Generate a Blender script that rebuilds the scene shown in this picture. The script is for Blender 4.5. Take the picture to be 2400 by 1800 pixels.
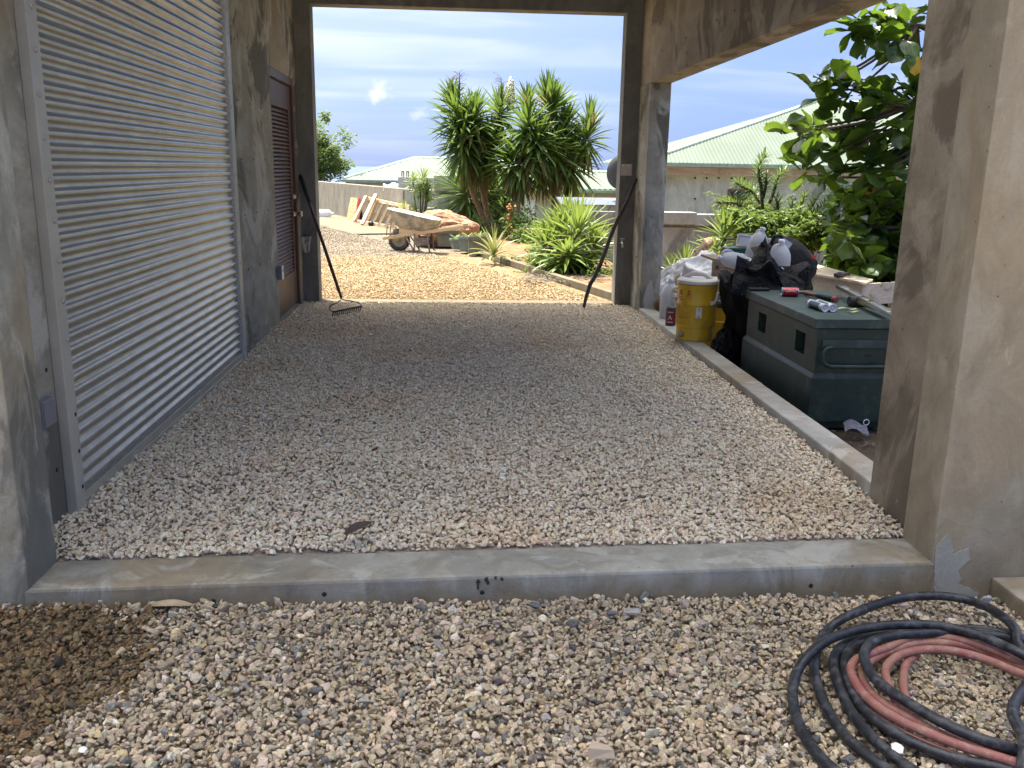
import bpy, bmesh, math, random
import numpy as np
from mathutils import Vector, Matrix, Euler, Quaternion, noise as mnoise

random.seed(7)
RNG = np.random.default_rng(7)
rad = math.radians
SC = bpy.context.scene
for ob in list(bpy.data.objects):
    bpy.data.objects.remove(ob, do_unlink=True)
COL = SC.collection

# ------------------------------------------------------------------ camera
F_PX = 2080.6
YAW, PITCH, ROLL = rad(3.977), rad(13.651), rad(1.019)
CAM = Vector((0.0, 0.0, 1.4))
c_fwd = Vector((math.sin(YAW)*math.cos(PITCH), math.cos(YAW)*math.cos(PITCH), -math.sin(PITCH)))
c_rt0 = Vector((math.cos(YAW), -math.sin(YAW), 0))
c_up0 = c_rt0.cross(c_fwd)
c_rt = math.cos(ROLL)*c_rt0 + math.sin(ROLL)*c_up0
c_up = -math.sin(ROLL)*c_rt0 + math.cos(ROLL)*c_up0
cam_d = bpy.data.cameras.new('camera')
cam_d.sensor_width = 36.0
cam_d.lens = 36.0*F_PX/2400.0
cam_d.clip_start = 0.05
cam_d.clip_end = 150000
cam_o = bpy.data.objects.new('camera', cam_d)
cam_o.matrix_world = Matrix((
    (c_rt.x, c_up.x, -c_fwd.x, CAM.x),
    (c_rt.y, c_up.y, -c_fwd.y, CAM.y),
    (c_rt.z, c_up.z, -c_fwd.z, CAM.z),
    (0, 0, 0, 1)))
COL.objects.link(cam_o)
SC.camera = cam_o

# surveying helpers: the spot of the place seen at a photograph pixel, on a plane of the place
def ray(u, v):
    return c_rt*((u-1200)/F_PX) - c_up*((v-900)/F_PX) + c_fwd
def gz(u, v, z=0.0):
    d = ray(u, v); return CAM + d*((z-CAM.z)/d.z)
def gy(u, v, y):
    d = ray(u, v); return CAM + d*((y-CAM.y)/d.y)
def gx(u, v, x):
    d = ray(u, v); return CAM + d*((x-CAM.x)/d.x)

# ------------------------------------------------------------------ world, sun, exposure
SUN_TO = Vector((-0.22, 0.285, 1.0)).normalized()
SUN_STR, SKY_STR, EXPO = 3.4, 0.15, 2.12
VEIL, HALO, CLOUD, CORONA = (0.06, 0.28, 0.95), (2.2, 2.07, 1.87), (1.35, 1.45, 1.65), 13.0
sun_el = math.asin(SUN_TO.z)
sun_az = math.atan2(SUN_TO.x, SUN_TO.y)

SC.view_settings.view_transform = 'Standard'
SC.view_settings.look = 'None'
SC.view_settings.exposure = EXPO
SC.view_settings.gamma = 1.0
SC.view_settings.use_curve_mapping = False

world = bpy.data.worlds.new('World')
SC.world = world
world.use_nodes = True
wn, wl = world.node_tree.nodes, world.node_tree.links
wn.clear()
w_out = wn.new('ShaderNodeOutputWorld')
w_bg = wn.new('ShaderNodeBackground')
w_bg.inputs['Strength'].default_value = SKY_STR
wl.new(w_bg.outputs[0], w_out.inputs[0])
sky = wn.new('ShaderNodeTexSky')
sky.sky_type = 'NISHITA'
sky.sun_disc = False
sky.sun_elevation = sun_el
sky.sun_rotation = sun_az
sky.altitude = 100
sky.air_density = 1.0
sky.dust_density = 0.6
sky.ozone_density = 2.0
def wmath(op, a=None, b=None, v=None):
    n = wn.new('ShaderNodeMath'); n.operation = op
    for i, s in enumerate((a, b)):
        if s is None: continue
        if isinstance(s, (int, float)): n.inputs[i].default_value = s
        else: wl.new(s, n.inputs[i])
    return n.outputs[0]
tc = wn.new('ShaderNodeTexCoord')
# thin high cloud: directions are projected on a flat layer so streaks run to the horizon
sepd = wn.new('ShaderNodeSeparateXYZ'); wl.new(tc.outputs['Generated'], sepd.inputs[0])
zc = wmath('MAXIMUM', sepd.outputs[2], 0.0)
zc = wmath('ADD', zc, 0.12)
px_ = wmath('DIVIDE', sepd.outputs[0], zc); py_ = wmath('DIVIDE', sepd.outputs[1], zc)
comb = wn.new('ShaderNodeCombineXYZ'); wl.new(px_, comb.inputs[0]); wl.new(py_, comb.inputs[1])
mp = wn.new('ShaderNodeMapping'); wl.new(comb.outputs[0], mp.inputs[0])
mp.inputs['Rotation'].default_value = (0, 0, rad(24)); mp.inputs['Scale'].default_value = (0.55, 1.5, 1)
mp.inputs['Location'].default_value = (3.1, 1.7, 0)
n1 = wn.new('ShaderNodeTexNoise'); wl.new(mp.outputs[0], n1.inputs['Vector'])
n1.inputs['Scale'].default_value = 1.1; n1.inputs['Detail'].default_value = 7; n1.inputs['Roughness'].default_value = 0.5
n1.inputs['Distortion'].default_value = 0.6
r1 = wn.new('ShaderNodeMapRange'); wl.new(n1.outputs['Fac'], r1.inputs[0])
r1.inputs[1].default_value = 0.40; r1.inputs[2].default_value = 0.68; r1.interpolation_type = 'SMOOTHSTEP'
n2 = wn.new('ShaderNodeTexNoise'); wl.new(comb.outputs[0], n2.inputs['Vector'])
n2.inputs['Scale'].default_value = 0.5; n2.inputs['Detail'].default_value = 3
r2 = wn.new('ShaderNodeMapRange'); wl.new(n2.outputs['Fac'], r2.inputs[0])
r2.inputs[1].default_value = 0.34; r2.inputs[2].default_value = 0.58
cir = wmath('MULTIPLY', wmath('ADD', wmath('MULTIPLY', r1.outputs[0], r2.outputs[0]), wmath('MULTIPLY', r2.outputs[0], 0.12)), 0.50)
lowf = wn.new('ShaderNodeMapRange'); lowf.interpolation_type = 'SMOOTHSTEP'; wl.new(sepd.outputs[2], lowf.inputs[0])
lowf.inputs[1].default_value = 0.0; lowf.inputs[2].default_value = 0.11; lowf.inputs[3].default_value = 0.25
cir = wmath('MULTIPLY', cir, lowf.outputs[0])
# two small cumulus puffs low in the sky
def puff(u, v, wdt, hgt, thr):
    d = ray(u, v).normalized()
    sub = wn.new('ShaderNodeVectorMath'); sub.operation = 'SUBTRACT'
    nrm = wn.new('ShaderNodeVectorMath'); nrm.operation = 'NORMALIZE'; wl.new(tc.outputs['Generated'], nrm.inputs[0])
    wl.new(nrm.outputs[0], sub.inputs[0]); sub.inputs[1].default_value = d
    mpp = wn.new('ShaderNodeMapping'); wl.new(sub.outputs[0], mpp.inputs[0])
    mpp.inputs['Scale'].default_value = (1/wdt, 1/wdt, 1/hgt)
    ln = wn.new('ShaderNodeVectorMath'); ln.operation = 'LENGTH'; wl.new(mpp.outputs[0], ln.inputs[0])
    nn = wn.new('ShaderNodeTexNoise'); wl.new(mpp.outputs[0], nn.inputs['Vector'])
    nn.inputs['Scale'].default_value = 1.1; nn.inputs['Detail'].default_value = 5; nn.inputs['Roughness'].default_value = 0.5
    s = wmath('SUBTRACT', wmath('ADD', wmath('MULTIPLY', nn.outputs['Fac'], 2.6), -0.25), ln.outputs['Value'])
    rr = wn.new('ShaderNodeMapRange'); wl.new(s, rr.inputs[0])
    rr.inputs[1].default_value = thr; rr.inputs[2].default_value = thr+0.9; rr.interpolation_type = 'SMOOTHSTEP'
    return rr.outputs[0]
p1 = puff(888, 212, 0.017, 0.015, 0.15)
p2 = puff(985, 263, 0.020, 0.010, 0.25)
pf = wmath('MINIMUM', wmath('ADD', wmath('MULTIPLY', p1, 0.8), wmath('MULTIPLY', p2, 0.4)), 0.95)
tint = wn.new('ShaderNodeMix'); tint.data_type = 'RGBA'; tint.blend_type = 'MULTIPLY'
tint.inputs[0].default_value = 1.0
wl.new(sky.outputs[0], tint.inputs[6]); tint.inputs[7].default_value = (0.96, 1.0, 1.12, 1)
# thin veil of high haze: partly cloudy sky (no gradation to the zenith) with a solar corona
nrmd = wn.new('ShaderNodeVectorMath'); nrmd.operation = 'NORMALIZE'; wl.new(tc.outputs['Generated'], nrmd.inputs[0])
dotn = wn.new('ShaderNodeVectorMath'); dotn.operation = 'DOT_PRODUCT'; wl.new(nrmd.outputs[0], dotn.inputs[0]); dotn.inputs[1].default_value = SUN_TO
cosx = dotn.outputs['Value']
chi = wmath('ARCCOSINE', cosx)
corona = wmath('ADD', wmath('MULTIPLY', wmath('SUBTRACT', wmath('EXPONENT', wmath('MULTIPLY', chi, -3.0)), 0.009), CORONA), wmath('MULTIPLY', wmath('MULTIPLY', cosx, cosx), 0.08))
def wscale(col, fac):
    n = wn.new('ShaderNodeVectorMath'); n.operation = 'SCALE'
    if isinstance(col, tuple): n.inputs[0].default_value = col
    else: wl.new(col, n.inputs[0])
    if isinstance(fac, (int, float)): n.inputs['Scale'].default_value = fac
    else: wl.new(fac, n.inputs['Scale'])
    return n.outputs[0]
def wadd(a_, b_):
    n = wn.new('ShaderNodeVectorMath'); n.operation = 'ADD'
    for k_, s_ in enumerate((a_, b_)):
        if isinstance(s_, tuple): n.inputs[k_].default_value = s_
        else: wl.new(s_, n.inputs[k_])
    return n.outputs[0]
base_sky = wadd(wscale(tint.outputs[2], 0.06), wadd(VEIL, wscale(HALO, corona)))
cloud_col = wadd(CLOUD, wscale(HALO, wmath('MULTIPLY', corona, 1.3)))
m1 = wn.new('ShaderNodeMix'); m1.data_type = 'RGBA'
wl.new(cir, m1.inputs[0]); wl.new(base_sky, m1.inputs[6]); wl.new(cloud_col, m1.inputs[7])
m2 = wn.new('ShaderNodeMix'); m2.data_type = 'RGBA'
wl.new(pf, m2.inputs[0]); wl.new(m1.outputs[2], m2.inputs[6]); m2.inputs[7].default_value = (1.75, 1.84, 1.98, 1)
wl.new(m2.outputs[2], w_bg.inputs['Color'])

sun_d = bpy.data.lights.new('sun', 'SUN')
sun_d.energy = SUN_STR
sun_d.angle = rad(0.53)
sun_d.color = (1.0, 0.93, 0.82)
sun_o = bpy.data.objects.new('sun', sun_d)
sun_o.rotation_euler = SUN_TO.to_track_quat('Z', 'Y').to_euler()
sun_o.location = (-10, 0, 30)
COL.objects.link(sun_o)

SC.cycles.max_bounces = 8
SC.cycles.diffuse_bounces = 5
SC.cycles.glossy_bounces = 4
SC.cycles.transmission_bounces = 6
SC.cycles.transparent_max_bounces = 8

# ------------------------------------------------------------------ object helpers
def empty(name, loc=(0, 0, 0), rot=(0, 0, 0)):
    o = bpy.data.objects.new(name, None)
    o.empty_display_size = 0.2
    o.location = loc; o.rotation_euler = rot
    COL.objects.link(o)
    return o
def tag(o, label=None, cat=None, group=None, kind=None):
    if label: o['label'] = label
    if cat: o['category'] = cat
    if group: o['group'] = group
    if kind: o['kind'] = kind
    return o
def thing(name, label, cat, loc=(0, 0, 0), rot=(0, 0, 0), group=None):
    return tag(empty(name, loc, rot), label, cat, group)

class MB:
    """collects shapes; build() links them as ONE mesh object"""
    def __init__(s): s.v = []; s.f = []; s.m = []; s.sm = []
    def add(s, vs, fs, mi=0, M=None, smooth=False):
        n = len(s.v)
        if M is not None: vs = [M @ Vector(p) for p in vs]
        s.v.extend([tuple(p) for p in vs])
        for f in fs:
            s.f.append([n+i for i in f]); s.m.append(mi); s.sm.append(smooth)
        return s
    def box(s, x0, x1, y0, y1, z0, z1, mi=0, M=None):
        v = [(x0, y0, z0), (x1, y0, z0), (x1, y1, z0), (x0, y1, z0), (x0, y0, z1), (x1, y0, z1), (x1, y1, z1), (x0, y1, z1)]
        return s.add(v, [(0, 3, 2, 1), (4, 5, 6, 7), (0, 1, 5, 4), (1, 2, 6, 5), (2, 3, 7, 6), (3, 0, 4, 7)], mi, M)
    def cbox(s, c, d, mi=0, M=None):
        return s.box(c[0]-d[0]/2, c[0]+d[0]/2, c[1]-d[1]/2, c[1]+d[1]/2, c[2]-d[2]/2, c[2]+d[2]/2, mi, M)
    def hexa(s, pts, mi=0, M=None):          # 4 bottom pts then 4 top pts, same winding
        return s.add(pts, [(0, 3, 2, 1), (4, 5, 6, 7), (0, 1, 5, 4), (1, 2, 6, 5), (2, 3, 7, 6), (3, 0, 4, 7)], mi, M)
    def beam(s, a, b, w, h, mi=0, up=(0, 0, 1)):   # rectangular bar from a to b
        a, b = Vector(a), Vector(b); d = (b-a).normalized(); u = Vector(up)
        sd = d.cross(u)
        if sd.length < 1e-4: sd = d.cross(Vector((1, 0, 0)))
        sd.normalize(); u = sd.cross(d)
        o = [(-1, -1), (1, -1), (1, 1), (-1, 1)]
        A = [a+sd*(i*w/2)+u*(j*h/2) for i, j in o]; B = [b+sd*(i*w/2)+u*(j*h/2) for i, j in o]
        return s.add(A+B, [(0, 1, 2, 3), (7, 6, 5, 4), (0, 4, 5, 1), (1, 5, 6, 2), (2, 6, 7, 3), (3, 7, 4, 0)], mi)
    def tube(s, pts, r, n=8, mi=0, cap=True, M=None, smooth=True, wob=0.0):
        P = [Vector(p) for p in pts]
        R = r if hasattr(r, '__len__') else [r]*len(P)
        if len(R) != len(P): R = list(np.interp(np.linspace(0, 1, len(P)), np.linspace(0, 1, len(R)), R))
        vs = []; prev = None
        for i, p in enumerate(P):
            t = (P[min(i+1, len(P)-1)]-P[max(i-1, 0)])
            if t.length < 1e-9: t = Vector((0, 0, 1))
            t.normalize()
            if prev is None:
                a = Vector((0, 0, 1)) if abs(t.z) < .9 else Vector((1, 0, 0))
                nrm = t.cross(a).normalized()
            else:
                nrm = (prev - t*prev.dot(t))
                if nrm.length < 1e-6: nrm = t.orthogonal()
                nrm.normalize()
            prev = nrm; bn = t.cross(nrm)
            for k in range(n):
                a = 2*math.pi*k/n
                rr = R[i]*(1+(wob*(random.random()-.5) if wob else 0))
                vs.append(p+nrm*(math.cos(a)*rr)+bn*(math.sin(a)*rr))
        fs = []
        for i in range(len(P)-1):
            for k in range(n):
                k2 = (k+1) % n
                fs.append((i*n+k, i*n+k2, (i+1)*n+k2, (i+1)*n+k))
        s.add(vs, fs, mi, M, smooth)
        if cap:
            b = len(s.v)-len(vs)
            s.f.append([b+k for k in range(n)][::-1]); s.m.append(mi); s.sm.append(False)
            e = b+(len(P)-1)*n
            s.f.append([e+k for k in range(n)]); s.m.append(mi); s.sm.append(False)
        return s
    def lathe(s, prof, n=24, mi=0, M=None, smooth=True, sx=1, sy=1, cap=True):
        vs = []
        for r, z in prof:
            for k in range(n):
                a = 2*math.pi*k/n
                vs.append((r*math.cos(a)*sx, r*math.sin(a)*sy, z))
        fs = []
        for i in range(len(prof)-1):
            for k in range(n):
                k2 = (k+1) % n
                fs.append((i*n+k, i*n+k2, (i+1)*n+k2, (i+1)*n+k))
        if cap:
            fs.append(tuple(range(n))[::-1]); e = (len(prof)-1)*n; fs.append(tuple(e+k for k in range(n)))
        return s.add(vs, fs, mi, M, smooth)
    def prism(s, poly, h, mi=0, M=None):      # polygon in xy, extruded 0..h in z
        n = len(poly)
        v = [(p[0], p[1], 0) for p in poly]+[(p[0], p[1], h) for p in poly]
        f = [tuple(range(n))[::-1], tuple(range(n, 2*n))]+[(i, (i+1) % n, (i+1) % n+n, i+n) for i in range(n)]
        return s.add(v, f, mi, M)
    def grid(s, nx, ny, fn, mi=0, smooth=True, M=None):
        vs = [fn(i/(nx-1), j/(ny-1)) for j in range(ny) for i in range(nx)]
        fs = [(j*nx+i, j*nx+i+1, (j+1)*nx+i+1, (j+1)*nx+i) for j in range(ny-1) for i in range(nx-1)]
        return s.add(vs, fs, mi, M, smooth)
    def mesh(s, name):
        me = bpy.data.meshes.new(name)
        me.from_pydata(s.v, [], s.f)
        me.polygons.foreach_set('material_index', s.m)
        me.polygons.foreach_set('use_smooth', s.sm)
        me.update()
        return me
    def build(s, name, mats, parent=None, bevel=0, seg=2, sharp=None, loc=None, weld=False):
        me = s.mesh(name)
        if bevel or weld:
            bm = bmesh.new(); bm.from_mesh(me)
            if weld: bmesh.ops.remove_doubles(bm, verts=bm.verts, dist=1e-4)
            bmesh.ops.recalc_face_normals(bm, faces=bm.faces)
            if bevel:
                ed = [e for e in bm.edges if len(e.link_faces) == 2 and e.calc_face_angle(0) > rad(25)]
                bmesh.ops.bevel(bm, geom=ed, offset=bevel, segments=seg, affect='EDGES', profile=.6, clamp_overlap=True)
            bm.to_mesh(me); bm.free()
        if sharp is not None:
            me.polygons.foreach_set('use_smooth', [True]*len(me.polygons))
            me.set_sharp_from_angle(angle=rad(sharp))
        for m in (mats if isinstance(mats, (list, tuple)) else [mats]): me.materials.append(m)
        o = bpy.data.objects.new(name, me)
        COL.objects.link(o)
        if parent is not None:
            o.parent = parent
        if loc is not None: o.location = loc
        return o
def shift(mb, d):
    d = Vector(d); mb.v = [tuple(Vector(p)-d) for p in mb.v]; return mb
def inst(name, me, parent=None, loc=(0, 0, 0), rot=(0, 0, 0), scale=(1, 1, 1)):
    o = bpy.data.objects.new(name, me); COL.objects.link(o)
    o.parent = parent; o.location = loc; o.rotation_euler = rot; o.scale = scale
    return o
def copy_tree(o, parent=None):
    c = o.copy(); COL.objects.link(c)
    c.parent = parent
    for ch in list(o.children): copy_tree(ch, c)
    return c
def spline(P, n=8, closed=False):
    P = [Vector(p) for p in P]; out = []
    m = len(P)
    for i in range(m-1 if not closed else m):
        p0 = P[i-1] if (i > 0 or closed) else P[0]*2-P[1]
        p1 = P[i]; p2 = P[(i+1) % m]
        p3 = P[(i+2) % m] if (i+2 < m or closed) else p2*2-p1
        for k in range(n):
            t = k/n
            out.append(0.5*((2*p1)+(p2-p0)*t+(2*p0-5*p1+4*p2-p3)*t*t+(3*p1-p0-3*p2+p3)*t*t*t))
    if not closed: out.append(P[-1].copy())
    return out
def Rz(a): return Matrix.Rotation(a, 4, 'Z')
def Rx(a): return Matrix.Rotation(a, 4, 'X')
def Ry(a): return Matrix.Rotation(a, 4, 'Y')
def T(x, y, z): return Matrix.Translation((x, y, z))
def rn(p, sc, seed=0): return mnoise.noise(Vector(p)*sc+Vector((seed*7.3, seed*3.1, seed*1.7)))
# ------------------------------------------------------------------ materials
class NT:
    def __init__(s, name):
        s.mat = bpy.data.materials.new(name); s.mat.use_nodes = True
        s.n = s.mat.node_tree.nodes; s.l = s.mat.node_tree.links
        s.n.clear()
        s.out = s.n.new('ShaderNodeOutputMaterial'); s.b = s.n.new('ShaderNodeBsdfPrincipled')
        s.l.new(s.b.outputs[0], s.out.inputs[0])
    def set(s, **k):
        for a, v in k.items():
            i = s.b.inputs[a.replace('_', ' ')]
            if hasattr(v, 'is_linked') or isinstance(v, bpy.types.NodeSocket): s.l.new(v, i)
            else: i.default_value = (*v, 1) if isinstance(v, tuple) and len(v) == 3 else v
        return s
    def pos(s): return s.n.new('ShaderNodeNewGeometry').outputs['Position']
    def obj(s): return s.n.new('ShaderNodeTexCoord').outputs['Object']
    def rnd(s): return s.n.new('ShaderNodeObjectInfo').outputs['Random']
    def map(s, v, sc=(1, 1, 1), loc=(0, 0, 0), rot=(0, 0, 0)):
        m = s.n.new('ShaderNodeMapping'); s.l.new(v, m.inputs[0])
        m.inputs['Scale'].default_value = sc; m.inputs['Location'].default_value = loc; m.inputs['Rotation'].default_value = rot
        return m.outputs[0]
    def noise(s, v, sc=5, det=5, ro=.55, dist=0):
        t = s.n.new('ShaderNodeTexNoise'); s.l.new(v, t.inputs['Vector'])
        t.inputs['Scale'].default_value = sc; t.inputs['Detail'].default_value = det
        t.inputs['Roughness'].default_value = ro; t.inputs['Distortion'].default_value = dist
        return t.outputs['Fac']
    def voro(s, v, sc=5, feat='F1', out='Distance'):
        t = s.n.new('ShaderNodeTexVoronoi'); s.l.new(v, t.inputs['Vector']); t.feature = feat
        t.inputs['Scale'].default_value = sc
        return t.outputs[out]
    def ramp(s, fac, stops, interp='LINEAR'):
        r = s.n.new('ShaderNodeValToRGB'); s.l.new(fac, r.inputs[0]); cr = r.color_ramp; cr.interpolation = interp
        while len(cr.elements) < len(stops): cr.elements.new(.5)
        for e, (p, c) in zip(cr.elements, stops):
            e.position = p; e.color = (*c, 1) if len(c) == 3 else c
        return r.outputs[0]
    def rng(s, v, a, b, c=0., d=1., smooth=False):
        r = s.n.new('ShaderNodeMapRange'); s.l.new(v, r.inputs[0])
        for i, x in enumerate((a, b, c, d)): r.inputs[i+1].default_value = x
        if smooth: r.interpolation_type = 'SMOOTHSTEP'
        return r.outputs[0]
    def mix(s, fac, a, b, mode='MIX'):
        m = s.n.new('ShaderNodeMix'); m.data_type = 'RGBA'; m.blend_type = mode
        for i, v in ((0, fac), (6, a), (7, b)):
            if isinstance(v, bpy.types.NodeSocket): s.l.new(v, m.inputs[i])
            elif i == 0: m.inputs[0].default_value = v
            else: m.inputs[i].default_value = (*v, 1) if len(v) == 3 else v
        return m.outputs[2]
    def math(s, op, a, b=0.):
        m = s.n.new('ShaderNodeMath'); m.operation = op
        for i, v in enumerate((a, b)):
            if isinstance(v, bpy.types.NodeSocket): s.l.new(v, m.inputs[i])
            else: m.inputs[i].default_value = v
        return m.outputs[0]
    def sep(s, v, k):
        m = s.n.new('ShaderNodeSeparateXYZ'); s.l.new(v, m.inputs[0]); return m.outputs[k]
    def bump(s, h, strength=.3, dist=.01):
        b = s.n.new('ShaderNodeBump'); s.l.new(h, b.inputs['Height'])
        b.inputs['Strength'].default_value = strength; b.inputs['Distance'].default_value = dist
        s.l.new(b.outputs[0], s.b.inputs['Normal']); return s
    def attr(s, name, typ='GEOMETRY'):
        a = s.n.new('ShaderNodeAttribute'); a.attribute_type = typ; a.attribute_name = name; return a.outputs['Color']

def concrete(name, lo, mid, hi, streak=.6, warm=None, seed=0., pits=True, contrast=1.0, rough=.85, drips=.5, pale=.5, splash=None, ys=1.0, cracks=.12):
    t = NT(name); p = t.pos()
    p0 = t.map(p, (1, ys, 1), loc=(seed*3.7, seed*1.3, seed*2.1))
    big = t.noise(p0, 1.1, 7, .62, .6)
    mid_n = t.noise(t.map(p0, (2.6, 2.6, 2.0)), 1.7, 8, .7, .9)
    st = t.noise(t.map(p0, (4.5, 4.5, 1.3)), 1.6, 8, .66, .9)
    fac = t.math('ADD', t.math('MULTIPLY', big, .5), t.math('ADD', t.math('MULTIPLY', mid_n, .45), t.math('MULTIPLY', st, .35*streak)))
    tot = (.5+.45+.35*streak)*.5; w = .145/contrast
    c = t.ramp(t.rng(fac, tot-w, tot+w), [(0, lo), (.5, mid), (1, hi)])
    if warm:
        wn_ = t.rng(t.noise(t.map(p0, (1, 1, .7)), 1.3, 6, .65, .8), .44, .60, 0, .85, True)
        c = t.mix(wn_, c, t.mix(t.rng(mid_n, .3, .7), tuple(x*.7 for x in warm), tuple(x*1.2 for x in warm)))
    # water marks: tongues with a firm edge
    dn = t.noise(t.map(p0, (2.6, 2.6, 1.0)), 1.3, 7, .6, .7)
    c = t.mix(t.math('MULTIPLY', t.rng(dn, .52, .585, 0, 1, True), drips), c, tuple(x*.55 for x in lo))
    dn2 = t.noise(t.map(p0, (2.4, 2.4, 1.1), loc=(5, 9, 2)), 1.5, 7, .62, .8)
    c = t.mix(t.math('MULTIPLY', t.rng(dn2, .53, .62, 0, 1, True), pale), c, tuple(min(1, x*1.18) for x in hi))
    # scuffs and lime scratches
    sc = t.rng(t.noise(t.map(p0, (14, 14, 3.2), rot=(.25, .2, .3)), 2.4, 7, .78, 1.2), .62, .72, 0, .45)
    c = t.mix(sc, c, tuple(min(1, x*1.5) for x in hi))
    fine = t.noise(p0, 90, 4, .7)
    c = t.mix(t.math('MULTIPLY', t.rng(fine, .3, .7), .28), c, tuple(x*.6 for x in mid))
    if pits:
        v = t.voro(p0, 16); pit = t.rng(v, .04, .085, 1, 0)
        pm = t.rng(t.noise(p0, 5, 2), .48, .56)
        c = t.mix(t.math('MULTIPLY', t.math('MULTIPLY', pit, pm), .7), c, (.03, .028, .025))
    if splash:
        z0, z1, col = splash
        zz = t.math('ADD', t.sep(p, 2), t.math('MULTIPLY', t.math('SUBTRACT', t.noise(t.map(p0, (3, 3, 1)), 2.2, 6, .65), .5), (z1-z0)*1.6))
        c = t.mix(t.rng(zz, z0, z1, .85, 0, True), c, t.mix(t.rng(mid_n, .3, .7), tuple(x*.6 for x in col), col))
    # hairline cracks here and there
    wv = t.n.new('ShaderNodeVectorMath'); wv.operation = 'ADD'
    nz = t.n.new('ShaderNodeTexNoise'); t.l.new(p0, nz.inputs['Vector']); nz.inputs['Scale'].default_value = 2.5; nz.inputs['Detail'].default_value = 6
    sc_ = t.n.new('ShaderNodeVectorMath'); sc_.operation = 'SCALE'; t.l.new(nz.outputs['Color'], sc_.inputs[0]); sc_.inputs['Scale'].default_value = .5
    t.l.new(p0, wv.inputs[0]); t.l.new(sc_.outputs[0], wv.inputs[1])
    ce = t.voro(wv.outputs[0], .8, 'DISTANCE_TO_EDGE')
    ck = t.math('MULTIPLY', t.rng(ce, .0012, .0035, 1, 0), t.rng(t.noise(p0, .8, 3), .52, .60))
    c = t.mix(t.math('MULTIPLY', ck, cracks), c, (.04, .036, .03))
    c = t.mix(1.0, c, (.985, 1.0, .945), 'MULTIPLY')
    t.set(Base_Color=c, Roughness=rough)
    h = t.math('ADD', t.math('MULTIPLY', fine, .35), t.math('ADD', t.math('MULTIPLY', t.noise(p0, 14, 5, .6), .6), t.math('MULTIPLY', st, .4)))
    t.bump(h, .55, .010)
    t.set(Specular_IOR_Level=.3)
    return t.mat
M = {}
M['conc_wall'] = concrete('concrete_wall', (.19, .18, .155), (.33, .315, .275), (.47, .46, .43), .5, (.33, .28, .205), seed=1, contrast=1.15, drips=.9, pale=.7, ys=.42)
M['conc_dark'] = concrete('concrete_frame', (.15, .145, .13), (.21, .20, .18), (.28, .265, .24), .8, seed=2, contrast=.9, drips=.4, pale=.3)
M['conc_beam'] = concrete('concrete_beam', (.20, .16, .115), (.33, .275, .205), (.46, .40, .315), .4, seed=3, contrast=1.25, drips=.7, pale=.5, ys=.5)
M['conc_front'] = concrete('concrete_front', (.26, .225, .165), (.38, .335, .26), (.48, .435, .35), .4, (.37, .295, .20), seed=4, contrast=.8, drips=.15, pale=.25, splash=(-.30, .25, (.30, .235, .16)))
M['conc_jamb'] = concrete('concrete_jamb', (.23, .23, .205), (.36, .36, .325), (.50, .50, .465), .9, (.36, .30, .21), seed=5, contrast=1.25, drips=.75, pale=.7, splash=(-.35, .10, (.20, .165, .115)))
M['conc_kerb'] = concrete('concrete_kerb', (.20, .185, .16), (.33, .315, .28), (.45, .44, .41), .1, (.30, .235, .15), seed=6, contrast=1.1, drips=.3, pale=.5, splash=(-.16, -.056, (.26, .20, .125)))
M['conc_side'] = concrete('concrete_side_kerb', (.29, .27, .24), (.42, .40, .37), (.50, .48, .45), .1, (.36, .28, .20), seed=16, contrast=.8, drips=.2, pale=.5)
M['conc_patch'] = concrete('cement_patch', (.26, .245, .21), (.345, .325, .285), (.41, .39, .345), .2, seed=7, pits=False, drips=.1)
M['conc_out'] = concrete('concrete_parapet', (.20, .175, .14), (.255, .23, .19), (.32, .295, .25), .15, seed=8, drips=.3)
M['conc_house'] = concrete('concrete_house', (.32, .33, .33), (.44, .45, .45), (.53, .54, .535), .6, seed=9, drips=.3, pale=.4)
M['conc_boundary'] = concrete('concrete_boundary', (.17, .19, .19), (.26, .28, .28), (.34, .36, .355), .5, seed=12, drips=.6)
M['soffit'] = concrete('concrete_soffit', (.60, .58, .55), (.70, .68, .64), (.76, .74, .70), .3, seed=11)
M['conc_pale'] = concrete('concrete_pale', (.135, .105, .066), (.165, .13, .084), (.20, .16, .108), .1, seed=10, pits=False, drips=.2)

def plain(name, col, rough=.6, metal=0., var=.25, sc=8., dirt=None, dsc=3., dthr=.6, bump=0., spec=.5, obj=True):
    t = NT(name); p = t.obj() if obj else t.pos()
    n = t.noise(p, sc, 5, .6)
    c = t.mix(t.rng(n, .3, .7), tuple(x*(1-var) for x in col), tuple(min(1, x*(1+var)) for x in col))
    if dirt:
        d = t.rng(t.noise(p, dsc, 7, .7, .6), dthr-.08, dthr+.08, 0, .8)
        c = t.mix(d, c, dirt)
    t.set(Base_Color=c, Roughness=rough, Metallic=metal, Specular_IOR_Level=spec)
    if bump: t.bump(t.noise(p, sc*4, 5, .6), bump, .004)
    return t.mat
def wood(name, a, b, rough=.65, axis='X', sc=1.0, stain=None):
    t = NT(name); p = t.obj()
    s = {'X': (1.2, 14, 14), 'Y': (14, 1.2, 14), 'Z': (14, 14, 1.2)}[axis]
    n = t.noise(t.map(p, tuple(q*sc for q in s)), 2.2, 6, .6, .8)
    c = t.mix(t.rng(n, .3, .7), a, b)
    if stain:
        c = t.mix(t.rng(t.noise(p, 7*sc, 6, .7, 1.), .55, .66, 0, .8), c, stain)
    t.set(Base_Color=c, Roughness=rough, Specular_IOR_Level=.3); t.bump(n, .25, .003)
    return t.mat
t = NT('galvanised_steel'); p = t.obj()
n = t.noise(t.map(t.pos(), (6, .6, 6)), 4, 5, .6)
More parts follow.
